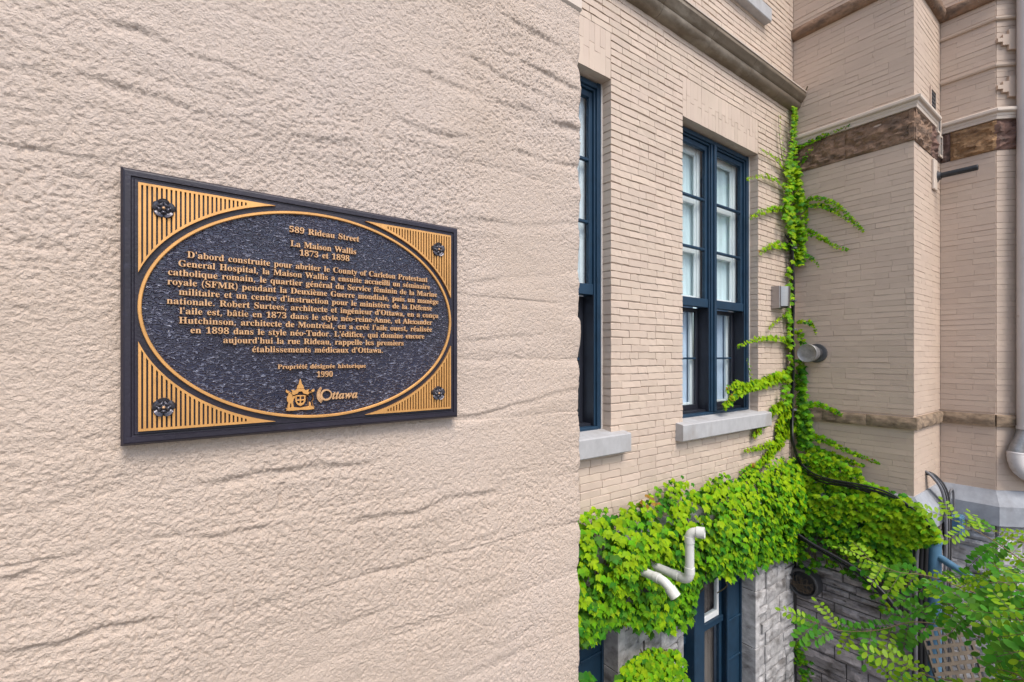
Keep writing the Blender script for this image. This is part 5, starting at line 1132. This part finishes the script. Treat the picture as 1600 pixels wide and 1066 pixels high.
# lettering
GLY = json.loads(r'''{"\u0027":[151,[[57,306,44,480,107,480,94,306]]],"(":[201,[[126,-106,81,-43,51,28,33,104,27,184,33,265,51,342,81,415,126,480,181,480,140,413,110,340,93,264,87,185,93,108,110,32,140,-40,181,-106]]],")":[201,[[21,-106,62,-40,91,32,109,108,115,185,109,264,91,340,61,413,20,480,76,480,120,415,151,342,169,265,175,184,169,104,151,28,120,-43,76,-106]]],",":[180,[[28,-87,47,-3,61,78,124,78,129,71,104,-8,71,-87]]],"-":[216,[[27,154,27,206,189,206,189,154]]],".":[180,[[89,-9,60,1,51,15,48,36,51,57,60,71,89,81,119,71,129,57,132,36,129,15,119,1]]],"0":[375,[[188,-7,133,1,91,24,60,61,39,111,27,171,23,241,27,311,39,371,60,420,91,456,133,479,189,486,242,479,283,456,314,419,336,370,348,310,353,240,348,171,336,110,314,61,283,24,241,1],[188,37,219,50,237,91,246,155,248,240,246,326,237,390,219,429,189,443,157,429,139,390,130,326,127,240,130,155,139,91,157,50]]],"1":[375,[[65,0,65,36,120,36,135,38,146,45,154,79,154,416,108,365,87,351,67,346,52,349,40,359,31,375,28,396,74,412,132,447,179,482,254,482,254,79,261,47,271,38,288,36,343,36,343,0]]],"3":[375,[[163,-7,117,-4,81,5,53,18,34,35,23,54,19,74,23,96,36,113,54,123,76,126,82,89,99,62,125,46,158,40,199,49,216,61,230,79,238,105,241,139,234,174,214,202,181,221,137,227,95,227,95,269,140,269,178,275,204,296,220,327,225,367,221,400,211,424,193,440,169,445,148,441,133,430,116,391,111,341,75,345,47,356,30,374,24,401,34,434,62,461,108,480,173,486,237,479,286,458,317,423,328,377,320,335,298,301,265,275,225,256,279,238,305,222,326,201,340,174,345,138,341,101,329,70,312,44,288,25,230,1]]],"5":[375,[[165,-7,119,-4,84,5,58,18,40,35,30,54,27,75,31,95,42,109,59,118,81,121,88,83,111,52,130,43,154,40,195,50,212,63,226,83,234,111,237,148,231,192,213,223,184,241,146,247,103,243,71,235,40,247,62,480,316,480,319,357,281,357,275,380,267,399,244,406,105,406,94,281,126,288,168,291,238,282,293,256,328,211,340,148,336,108,324,75,306,48,282,27,226,1]]],"7":[375,[[111,0,289,406,113,406,86,398,74,372,70,338,30,338,33,480,353,480,353,447,168,0]]],"8":[375,[[183,-7,132,-2,91,11,60,31,38,57,25,88,20,122,27,162,47,193,79,219,119,242,83,267,57,296,41,327,36,364,39,395,50,423,70,449,99,469,140,482,191,486,254,478,299,453,325,415,334,369,328,333,310,305,244,260,296,230,330,199,349,166,355,127,344,71,310,29,256,2],[203,283,224,298,239,317,247,340,250,370,243,407,222,436,206,444,187,447,163,442,145,426,134,402,130,372,135,341,149,318],[187,32,218,37,241,55,257,82,262,116,256,146,239,170,208,192,164,216,126,178,115,152,111,120,116,84,132,56,156,38]]],"9":[375,[[152,-7,116,-4,88,4,67,17,53,33,42,69,50,94,75,107,87,80,103,56,126,41,156,36,205,57,237,122,251,230,212,198,186,188,155,185,103,194,60,220,33,264,24,324,28,369,42,409,64,441,95,466,133,481,177,486,223,480,264,463,298,433,323,390,340,332,345,261,334,157,321,111,301,72,274,39,241,14,200,-2],[184,233,206,236,224,245,251,278,245,352,231,403,209,432,181,441,156,434,137,413,125,377,121,328,128,275,149,244]]],"A":[437,[[-9,0,-9,18,9,21,24,30,49,75,206,466,224,465,384,87,411,34,425,22,443,18,443,0,229,0,229,18,270,25,283,46,273,81,253,132,103,132,79,71,76,59,75,48,87,26,124,18,128,18,128,0],[113,161,242,161,177,319]]],"C":[468,[[257,-11,193,-3,137,20,91,56,56,104,34,162,26,228,34,294,56,351,92,399,139,435,195,458,259,465,309,459,367,440,388,435,408,443,419,465,437,465,437,308,420,308,392,364,356,407,313,434,265,443,198,419,157,347,144,226,159,114,203,46,278,24,318,29,358,45,395,71,428,106,447,89,395,33,332,0]]],"D":[496,[[20,0,20,17,47,21,63,30,71,46,74,75,74,374,71,407,61,426,43,435,15,439,15,455,222,455,328,441,405,396,440,351,461,295,468,228,441,101,362,25,228,0],[222,24,279,37,319,75,343,139,351,229,336,342,294,410,223,433,202,431,190,423,182,385,182,72,190,34,202,27]]],"F":[404,[[15,0,15,17,45,23,62,34,72,53,75,84,75,375,71,405,61,423,43,433,14,439,14,455,394,455,394,320,377,320,369,357,355,385,336,406,310,420,275,428,230,431,200,429,186,421,182,398,182,247,190,247,229,253,256,270,274,301,284,347,302,347,302,118,285,118,274,168,257,200,229,218,189,224,182,224,182,81,188,43,196,31,210,24,257,17,257,0]]],"G":[508,[[268,-10,200,-3,141,19,93,55,57,103,35,161,28,229,35,295,57,352,93,399,139,435,195,458,257,465,311,459,369,441,388,436,406,443,419,465,437,465,437,308,420,308,403,346,382,379,357,406,329,426,299,439,267,443,200,419,159,347,146,228,154,135,180,67,221,26,275,13,308,16,328,27,339,45,343,71,343,128,339,154,329,170,309,179,275,182,275,198,500,198,500,182,473,179,457,171,449,155,446,128,446,29,357,0]]],"H":[523,[[15,0,15,17,45,22,62,32,72,50,75,81,75,379,71,406,62,424,44,434,16,439,16,455,242,455,242,439,204,432,187,415,182,379,182,251,342,251,342,379,337,415,320,432,282,439,282,455,507,455,507,439,478,434,461,424,452,407,449,379,449,81,452,52,461,33,478,22,507,17,507,0,282,0,282,17,311,21,329,31,339,49,342,81,342,221,182,221,182,81,185,50,194,32,212,22,242,17,242,0]]],"L":[426,[[15,0,15,17,45,22,62,32,72,50,75,81,75,379,71,407,62,425,44,434,16,439,16,455,250,455,250,439,208,434,196,427,188,416,182,379,182,83,185,47,200,31,234,28,278,31,315,40,345,56,370,80,391,112,409,154,427,154,402,0]]],"M":[634,[[14,0,14,17,43,22,61,32,72,50,75,79,75,382,71,416,53,432,15,439,15,455,185,455,317,142,449,455,617,455,617,439,590,433,573,423,563,405,560,378,560,85,565,43,582,23,617,17,617,0,396,0,396,17,433,25,450,44,455,83,455,399,288,0,270,0,105,389,105,80,109,48,120,30,139,20,169,17,169,0]]],"O":[525,[[261,-11,213,-6,169,7,129,29,94,58,66,93,45,134,32,179,28,228,32,276,45,321,66,362,95,397,130,426,170,448,216,462,265,466,313,462,357,448,397,427,431,399,459,364,481,323,494,277,498,228,494,179,481,134,459,93,430,58,395,29,355,7,310,-6],[265,12,328,36,367,108,379,228,371,321,348,389,310,430,260,443,196,419,158,347,145,228,153,135,177,67,215,26]]],"P":[418,[[15,0,15,17,45,22,62,32,72,50,75,81,75,379,71,406,62,424,44,434,16,439,16,455,214,455,287,452,336,440,366,422,390,398,404,367,409,332,398,280,367,240,314,214,242,206,182,206,182,81,185,50,194,32,212,22,242,17,242,0],[182,230,201,230,244,235,272,253,287,283,292,329,288,375,275,406,252,425,216,431,189,424,182,398]]],"R":[473,[[15,0,15,17,45,22,62,32,72,50,75,81,75,379,71,406,62,424,44,434,16,439,16,455,217,455,305,448,367,426,405,388,417,334,406,285,372,248,315,224,432,50,452,26,478,17,480,17,480,0,338,0,201,212,182,212,182,81,185,50,194,32,212,22,242,17,242,0],[182,234,203,234,249,240,280,258,298,290,304,336,295,389,268,421,224,431,202,429,190,422,182,385]]],"S":[390,[[43,-11,43,158,62,158,83,94,111,50,149,24,197,15,231,20,257,36,273,60,279,89,265,129,225,160,163,191,112,221,77,253,56,289,50,332,54,370,67,403,88,429,115,449,148,462,185,466,229,461,282,448,291,446,300,445,313,450,320,466,339,466,339,319,322,319,310,354,293,385,272,410,248,429,222,441,194,445,163,440,140,426,125,406,120,380,124,356,137,336,189,303,253,273,317,233,337,211,350,188,359,133,354,93,339,58,314,29,281,8,240,-6,192,-10,158,-8,126,1,98,9,85,12,69,7,61,-11]]],"T":[423,[[92,0,92,17,123,21,142,31,152,50,156,81,156,433,149,433,102,426,65,403,41,367,29,318,11,318,11,455,410,455,410,317,394,317,375,382,333,420,269,433,263,433,263,81,267,49,276,30,296,21,328,17,328,0]]],"W":[611,[[171,-11,32,393,15,427,3,435,-15,439,-15,455,181,455,181,439,150,432,143,423,140,410,148,373,223,153,301,353,286,399,278,418,267,429,229,439,229,455,439,455,439,439,404,432,393,412,399,386,474,166,541,369,549,406,546,421,538,430,503,439,503,455,624,455,624,439,607,433,594,421,575,379,446,-11,428,-11,316,309,190,-11]]],"a":[344,[[255,-10,216,1,200,35,151,2,95,-9,64,-4,40,11,25,34,20,63,31,104,63,136,119,164,199,190,199,241,196,266,187,282,171,292,148,296,115,290,104,274,113,257,123,231,120,215,110,202,95,194,77,191,59,194,45,203,36,218,33,236,37,259,49,278,69,295,95,308,126,316,162,318,223,312,263,292,285,259,293,210,293,62,295,40,304,34,320,42,329,28,294,-1],[151,34,174,41,199,63,199,169,154,151,127,123,118,84,126,46]]],"b":[361,[[43,-11,43,388,37,428,8,439,8,455,138,455,138,279,175,308,221,318,254,313,284,299,308,276,326,245,338,208,342,166,337,118,323,75,300,40,270,13,233,-4,192,-10,148,-1,105,28,53,-11],[183,14,213,23,232,49,242,95,245,160,242,213,231,251,212,273,184,280,155,270,144,257,138,242,138,69,149,28]]],"c":[293,[[156,-10,119,-5,87,11,59,35,38,68,24,106,19,150,25,196,40,237,64,271,96,297,133,313,175,319,218,314,250,298,271,275,277,245,275,228,266,215,253,207,236,204,206,216,196,251,197,261,197,271,190,290,169,297,138,285,118,248,112,187,118,123,137,76,166,48,204,38,239,47,271,72,285,60,248,21,205,-2]]],"d":[370,[[140,-10,107,-5,78,10,53,35,35,66,23,104,19,147,24,196,36,237,55,272,81,297,112,313,146,318,189,309,223,280,223,401,220,419,212,430,176,439,176,455,319,455,319,75,325,41,335,32,353,28,353,11,294,6,223,-10,223,39,188,2],[171,28,187,31,202,41,215,56,223,76,223,242,217,257,206,270,174,281,147,273,130,250,121,210,118,153,120,98,130,58,146,36]]],"e":[301,[[154,-10,117,-5,85,10,58,35,37,69,24,109,19,157,24,201,38,240,59,273,87,298,120,313,157,318,209,309,249,280,274,234,283,173,283,166,117,166,127,97,154,56,199,42,237,53,270,86,285,73,248,27,205,-1],[116,192,201,192,201,215,193,277,181,292,161,297,136,286,121,255,116,203]]],"f":[214,[[15,0,15,16,40,22,50,35,52,73,52,277,16,277,16,310,52,310,52,353,60,400,85,436,123,457,174,465,212,460,240,446,257,425,263,400,260,381,252,367,239,358,224,355,195,365,187,376,185,391,193,420,196,426,197,433,193,441,180,443,163,440,153,430,148,390,148,310,203,310,203,277,148,277,148,65,150,40,158,26,173,18,199,16,199,0]]],"g":[327,[[146,-140,89,-136,48,-122,22,-100,14,-75,28,-46,69,-26,35,-1,24,30,28,54,42,74,67,92,102,110,58,135,31,169,22,212,27,242,40,268,60,289,88,305,120,315,157,318,196,315,233,304,317,304,317,268,268,268,286,237,291,203,288,176,276,151,258,131,234,116,205,106,172,103,157,103,142,104,112,94,104,84,101,71,111,55,141,49,175,49,259,40,285,29,303,13,312,-9,316,-37,305,-80,272,-113,219,-133],[157,124,178,130,190,146,197,173,199,211,197,249,190,276,178,292,157,297,137,292,124,276,117,249,114,211,117,173,124,146,137,130],[161,-116,218,-111,252,-94,263,-66,260,-51,249,-41,205,-34,97,-34,79,-52,73,-73,79,-89,95,-103,122,-113]]],"h":[381,[[18,0,18,16,45,26,52,56,52,399,46,429,36,437,19,440,19,455,148,455,148,267,190,305,243,318,292,306,321,271,330,212,330,56,337,26,347,19,363,16,363,0,202,0,202,16,207,16,228,26,235,56,235,217,229,258,219,268,203,271,173,262,148,235,148,56,154,26,164,19,180,16,180,0]]],"i":[198,[[101,362,81,366,65,376,54,393,50,412,54,432,65,449,81,460,101,463,120,460,137,449,147,432,151,412,147,393,136,376,120,366],[18,0,18,16,45,26,52,56,52,252,47,285,20,293,21,310,148,310,148,56,154,26,180,16,180,0]]],"j":[210,[[106,363,86,367,70,378,59,394,56,414,59,434,71,450,87,461,106,465,126,461,142,450,153,434,157,414,153,394,142,378,126,367],[36,-140,-11,-131,-44,-105,-53,-88,-56,-70,-53,-53,-45,-40,-32,-32,-15,-29,15,-39,23,-51,26,-66,19,-87,11,-103,16,-113,31,-117,49,-113,58,-100,64,-54,64,250,56,284,43,291,22,294,22,310,159,310,159,-21,151,-73,127,-110,88,-133]]],"l":[199,[[18,0,18,16,45,26,52,56,52,398,47,429,38,436,20,439,20,455,148,455,148,56,154,26,180,16,180,0]]],"m":[554,[[18,0,18,16,45,26,52,56,52,253,46,284,36,291,19,294,19,310,146,310,146,265,188,305,237,318,277,312,305,293,320,261,364,304,418,318,465,306,494,271,504,212,504,56,510,26,520,19,536,16,536,0,377,0,377,16,393,19,403,26,410,56,410,217,404,258,394,268,377,271,349,263,324,237,324,56,331,26,340,19,356,16,356,0,199,0,199,16,215,19,225,26,232,56,232,217,226,258,216,268,199,271,170,262,146,235,146,56,152,27,162,19,177,16,177,0]]],"n":[381,[[18,0,18,16,45,26,52,56,52,253,46,284,36,291,19,294,19,310,148,310,148,267,190,306,243,318,292,306,321,271,330,212,330,56,337,26,347,19,363,16,363,0,202,0,202,16,207,16,228,26,235,56,235,217,229,258,219,268,203,271,173,262,148,235,148,56,154,26,164,19,180,16,180,0]]],"o":[336,[[169,-10,127,-5,90,11,60,37,38,70,24,110,19,154,24,199,38,239,60,272,90,297,127,313,168,318,209,313,245,298,275,273,298,240,312,200,317,154,312,108,298,69,275,36,245,11,210,-5],[169,11,193,18,209,39,217,81,220,154,217,227,208,271,192,292,169,299,144,292,128,271,120,227,117,154,120,82,128,39,144,18]]],"p":[371,[[17,-139,17,-124,40,-117,50,-101,52,-64,52,243,46,283,19,295,19,310,143,310,143,263,180,305,230,319,264,314,293,298,317,274,335,241,346,203,350,160,346,113,334,72,316,38,291,12,261,-5,227,-10,183,1,148,32,148,-58,152,-99,167,-118,197,-123,197,-139],[195,28,222,36,239,59,249,99,253,154,250,208,241,248,225,270,199,278,171,267,148,235,148,69,167,38]]],"q":[364,[[175,-139,175,-123,214,-114,221,-102,224,-83,224,29,187,0,142,-9,108,-5,79,10,54,33,36,64,24,101,20,144,25,192,40,234,63,270,93,297,129,313,170,319,215,310,257,281,309,320,320,320,320,-83,326,-113,337,-120,354,-123,354,-139],[179,30,208,40,218,52,224,67,224,241,213,281,179,295,150,286,131,261,120,218,117,156,120,100,131,60,150,37]]],"r":[287,[[18,0,18,16,45,26,52,56,52,252,46,285,20,293,21,310,146,310,146,252,165,280,187,301,210,314,233,318,258,315,275,304,286,287,289,266,287,248,278,234,265,225,248,222,222,231,207,250,189,260,175,255,162,241,152,220,149,192,149,56,152,37,159,25,197,16,197,0]]],"s":[288,[[151,-10,122,-6,87,6,73,9,60,4,51,-9,36,-9,36,105,53,105,66,68,87,39,112,21,140,15,162,18,179,27,189,40,192,58,183,84,156,105,107,130,76,148,54,169,41,193,37,220,44,259,65,291,98,312,141,319,166,316,199,308,206,306,213,305,223,308,230,319,244,319,244,222,228,222,215,254,196,277,174,291,149,296,130,294,116,286,108,274,105,259,115,232,146,212,191,189,221,172,241,151,253,127,257,95,250,51,228,18,194,-3]]],"t":[228,[[124,-9,89,-4,66,10,53,36,48,71,48,279,20,279,20,300,88,369,129,424,144,424,144,310,208,310,208,279,144,279,144,82,149,51,157,43,168,40,189,49,206,75,222,66,198,24,165,-1]]],"u":[375,[[131,-10,91,-3,65,17,51,51,46,97,46,248,39,282,29,291,11,294,11,310,142,310,142,74,151,46,162,38,177,36,205,43,228,66,228,248,221,283,209,291,189,294,189,310,324,310,324,70,331,39,360,30,360,13,300,7,228,-10,228,40,209,19,186,3,160,-7]]],"v":[306,[[142,-10,38,248,22,281,12,290,-3,293,-3,310,164,310,164,294,156,294,136,290,129,276,130,268,185,122,236,253,241,272,232,289,203,294,203,310,305,310,305,295,289,289,278,279,260,243,160,-10]]],"w":[435,[[122,-10,17,265,6,284,-11,293,-11,310,138,310,138,293,120,289,114,276,116,266,120,253,167,127,211,235,201,266,190,288,168,295,168,310,323,310,323,293,302,288,296,276,296,269,298,262,336,141,382,256,387,275,380,289,356,295,356,310,445,310,445,295,425,284,412,258,304,-10,289,-10,223,197,140,-10]]],"x":[319,[[5,0,5,15,34,29,62,56,123,136,43,263,24,285,4,293,4,310,169,310,169,294,147,291,140,280,149,260,183,206,224,257,234,279,227,290,201,294,201,310,311,310,311,296,283,283,254,254,198,184,291,36,303,21,319,15,319,0,155,0,155,16,178,19,185,30,173,59,138,114,97,61,85,34,92,20,114,15,118,15,118,0]]],"y":[300,[[52,-140,29,-137,10,-125,-3,-107,-7,-84,-4,-67,5,-53,18,-43,36,-40,64,-49,72,-61,75,-76,74,-81,74,-87,77,-96,86,-99,99,-92,114,-74,129,-44,140,-5,36,251,25,275,15,287,-3,293,-5,293,-5,310,162,310,162,293,136,289,128,275,130,267,133,257,185,119,230,241,236,260,238,274,229,289,203,293,203,310,300,310,300,293,287,290,277,281,259,242,162,-24,129,-96,113,-117,95,-131]]],"*t":[185,[[30,-9,-4,3,-15,39,-14,52,-11,70,45,273,13,273,13,297,79,334,134,398,162,398,134,300,187,300,179,273,126,273,77,103,70,77,67,56,70,45,77,41,98,54,128,95,144,85,116,44,88,14,60,-3]]],"*a":[336,[[53,-9,24,-3,1,14,-14,40,-19,73,-15,109,-5,147,32,220,57,251,84,276,126,301,165,310,198,299,214,265,225,303,297,303,241,108,232,74,228,56,231,44,238,40,259,52,285,87,300,78,248,13,197,-9,166,2,155,34,157,52,162,75,137,38,111,12,84,-4],[93,41,108,45,124,56,152,95,176,147,192,202,198,248,192,272,172,281,157,276,141,264,109,219,83,159,70,115,65,81,72,51]]],"*w":[420,[[48,-10,48,25,45,154,38,228,25,263,5,274,-1,273,-2,291,97,310,113,265,124,132,229,310,246,310,267,87,303,130,327,167,341,196,346,214,342,227,330,240,318,255,314,271,325,300,337,308,353,311,370,308,383,298,391,283,394,264,377,205,328,125,245,25,216,-9,197,-10,179,179,68,-9]]]}''')
ACC = {'é': ('e', 'a'), 'è': ('e', 'g'), 'ê': ('e', 'c'), 'â': ('a', 'c'), 'à': ('a', 'g'), 'ç': ('c', 'd')}
def glyph_polys(ch):
    acc = None
    if ch in ACC: ch, acc = ACC[ch]
    adv, polys = GLY[ch]; polys = [[(p[i]/1000, p[i+1]/1000) for i in range(0, len(p), 2)] for p in polys]; c = adv/2000
    if acc == 'a': polys.append([(c-.03, .345), (c+.01, .345), (c+.10, .46), (c+.02, .46)])
    if acc == 'g': polys.append([(c+.03, .345), (c-.01, .345), (c-.10, .46), (c-.02, .46)])
    if acc == 'c': polys.append([(c-.12, .345), (c-.07, .345), (c, .405), (c+.07, .345), (c+.12, .345), (c+.03, .46), (c-.03, .46)])
    if acc == 'd': polys.append([(c-.01, .0), (c+.05, .0), (c+.05, -.05), (c+.085, -.09), (c+.03, -.14), (c-.06, -.14), (c-.06, -.10), (c+.01, -.095), (c+.01, -.055), (c-.02, -.05)])
    return adv/1000, polys
def raised(name, polys, y, material, parent, ex=.0021, bev=.00022, off=0.0):
    cu = bpy.data.curves.new(name, 'CURVE'); cu.dimensions = '2D'; cu.fill_mode = 'BOTH'; cu.extrude = ex; cu.bevel_depth = bev; cu.bevel_resolution = 0; cu.offset = off
    for P in polys:
        s = cu.splines.new('POLY'); s.points.add(len(P)-1)
        for i, (x, z) in enumerate(P): s.points[i].co = (x, z, 0, 1)
        s.use_cyclic_u = True
    t = bpy.data.objects.new('tmp', cu); COL.objects.link(t); bpy.context.view_layer.update()
    me = bpy.data.meshes.new_from_object(t.evaluated_get(bpy.context.evaluated_depsgraph_get())); bpy.data.objects.remove(t); bpy.data.curves.remove(cu)
    n = len(me.vertices); co = np.empty(n*3); me.vertices.foreach_get('co', co); co = co.reshape(-1, 3)
    c = (co.min(0)+co.max(0))/2
    new = np.stack([co[:, 0]-c[0], -co[:, 2], co[:, 1]-c[1]], -1); me.vertices.foreach_set('co', new.ravel()); me.materials.clear(); me.materials.append(material); me.update()
    me.name = name
    return link(name, me, parent, (c[0], y, c[1]))
def text_line(txt, x0, x1, zb, size):
    adv = 0; items = []
    for ch in txt:
        if ch == ' ': adv += .25; continue
        a, p = glyph_polys(ch); items.append((adv, p)); adv += a
    sx = (x1-x0)/adv; out = []
    for o_, ps in items:
        for P in ps: out.append([(x0+(o_+x)*sx, zb+z*size) for x, z in P])
    return raised('inscription_line', out, YP-.0019, M['letter'], pl, off=-.00012)
def tl(txt, l, r, zb, size): text_line(txt, pu(l), pu(r), zb*K, size*K)
tl("589 Rideau Street", 451, 560.5, .2318, .0236); tl("La Maison Wallis", 453, 556, .2056, .0236); tl("1873 et 1898", 467, 545.5, .1902, .0236)
body = [("D'abord construite pour abriter le County of Carleton Protestant", 292, 667), ("General Hospital, la Maison Wallis a ensuite accueilli un séminaire", 278, 671), ("catholique romain, le quartier général du Service féminin de la Marine", 262, 682),
        ("royale (SFMR) pendant la Deuxième Guerre mondiale, puis un manège", 261, 684), ("militaire et un centre d'instruction pour le ministère de la Défense", 279, 674), ("nationale. Robert Surtees, architecte et ingénieur d'Ottawa, en a conçu", 260, 684),
        ("l'aile est, bâtie en 1873 dans le style néo-reine-Anne, et Alexander", 280, 674), ("Hutchinson, architecte de Montréal, en a créé l'aile ouest, réalisée", 279, 674), ("en 1898 dans le style néo-Tudor. L'édifice, qui domine encore", 297, 662),
        ("aujourd'hui la rue Rideau, rappelle les premiers", 348, 630), ("établissements médicaux d'Ottawa.", 393, 598)]
for i, (t_, l, r) in enumerate(body): tl(t_, l, r, .1645-.0157*i, .0228)
tl("Propriété désignée historique", 433, 571, -.0231, .0175); tl("1990", 494, 519.5, -.0398, .0225)
# civic crest: spire, helm, shield between two supporters, scroll below
cx = .2120*K; z0 = -.1005*K; cs = .0575*K
def C_(P): return [(cx+x*cs, z0+z*cs) for x, z in P]
mir = lambda P: [(-x, z) for x, z in P[::-1]]
parts = [C_([(0, 1), (.045, .84), (.085, .78), (.11, .70), (-.11, .70), (-.085, .78), (-.045, .84)]),
         C_([(-.10, .685), (.10, .685), (.16, .62), (.27, .66), (.23, .58), (.31, .55), (.22, .49), (.10, .53), (.05, .60), (-.05, .60), (-.10, .53), (-.22, .49), (-.31, .55), (-.23, .58), (-.27, .66), (-.16, .62)]),
         C_([(-.15, .47), (.15, .47), (.15, .28), (.10, .18), (0, .12), (-.10, .18), (-.15, .28)]), C_([(-.12, .44), (-.015, .44), (-.015, .33), (-.12, .33)]), C_([(.015, .44), (.12, .44), (.12, .33), (.015, .33)]), C_([(-.115, .30), (-.015, .30), (-.015, .19), (-.08, .22)]), C_([(.015, .30), (.115, .30), (.08, .22), (.015, .19)])]
sup = [(.24, .52), (.30, .58), (.36, .55), (.36, .48), (.40, .44), (.40, .30), (.36, .26), (.40, .10), (.33, .08), (.31, .22), (.28, .24), (.27, .09), (.20, .09), (.23, .26), (.21, .36), (.17, .40), (.18, .46), (.25, .44)]
parts += [C_(sup), C_(mir(sup)), C_([(.33, .60), (.42, .66), (.44, .60), (.38, .56)]), C_(mir([(.33, .60), (.42, .66), (.44, .60), (.38, .56)])),
          C_([(-.44, .07), (-.20, .09), (0, .06), (.20, .09), (.44, .07), (.40, .035), (.43, 0), (.22, -.015), (0, .0), (-.22, -.015), (-.43, 0), (-.40, .035)])]
raised('civic_crest', parts, YP-.0019, M['gold'], pl)
# wordmark: ringed O with three strokes sweeping up, then sloping letters
def circ(x, z, r__, n=28): return [(x+r__*math.cos(2*math.pi*i/n), z+r__*math.sin(2*math.pi*i/n)) for i in range(n)]
ox, oz, ro_ = pu(509), -.0750*K, .0108*K
wm = [circ(ox, oz, ro_), circ(ox+.0006, oz+.0002, ro_*.76)]
for k_, (r1, sweep_) in enumerate(((1.10, 1.25), (1.34, 1.50), (1.58, 1.72))):
    o1 = []; o2 = []
    for i in range(13):
        t = i/12; a = math.pi*(1.32-.62*t); w_ = .075*math.sin(math.pi*min(1, .12+t*.88))+.012; rr_ = ro_*(r1+.42*t*t*(1-.25*k_)+.0*sweep_)
        o1.append((ox+(rr_+w_*ro_)*math.cos(a)*(1-.12*t), oz+(rr_+w_*ro_)*math.sin(a))); o2.append((ox+(rr_-w_*ro_)*math.cos(a)*(1-.12*t), oz+(rr_-w_*ro_)*math.sin(a)))
    wm.append(o1+o2[::-1])
adv = 0; its = []
for ch in ('t', 't', 'a', 'w', 'a'):
    a, polys = GLY['*'+ch]; its.append((adv, [[(p[i]/1000, p[i+1]/1000) for i in range(0, len(p), 2)] for p in polys])); adv += a/1000
xa, xb = pu(518.5), pu(558.5)
for o_, ps in its:
    for P in ps: wm.append([(xa+(o_+x)*(xb-xa)/adv, -.0838*K+z*.034*K) for x, z in P])
raised('city_wordmark', wm, YP-.0019, M['letter'], pl)
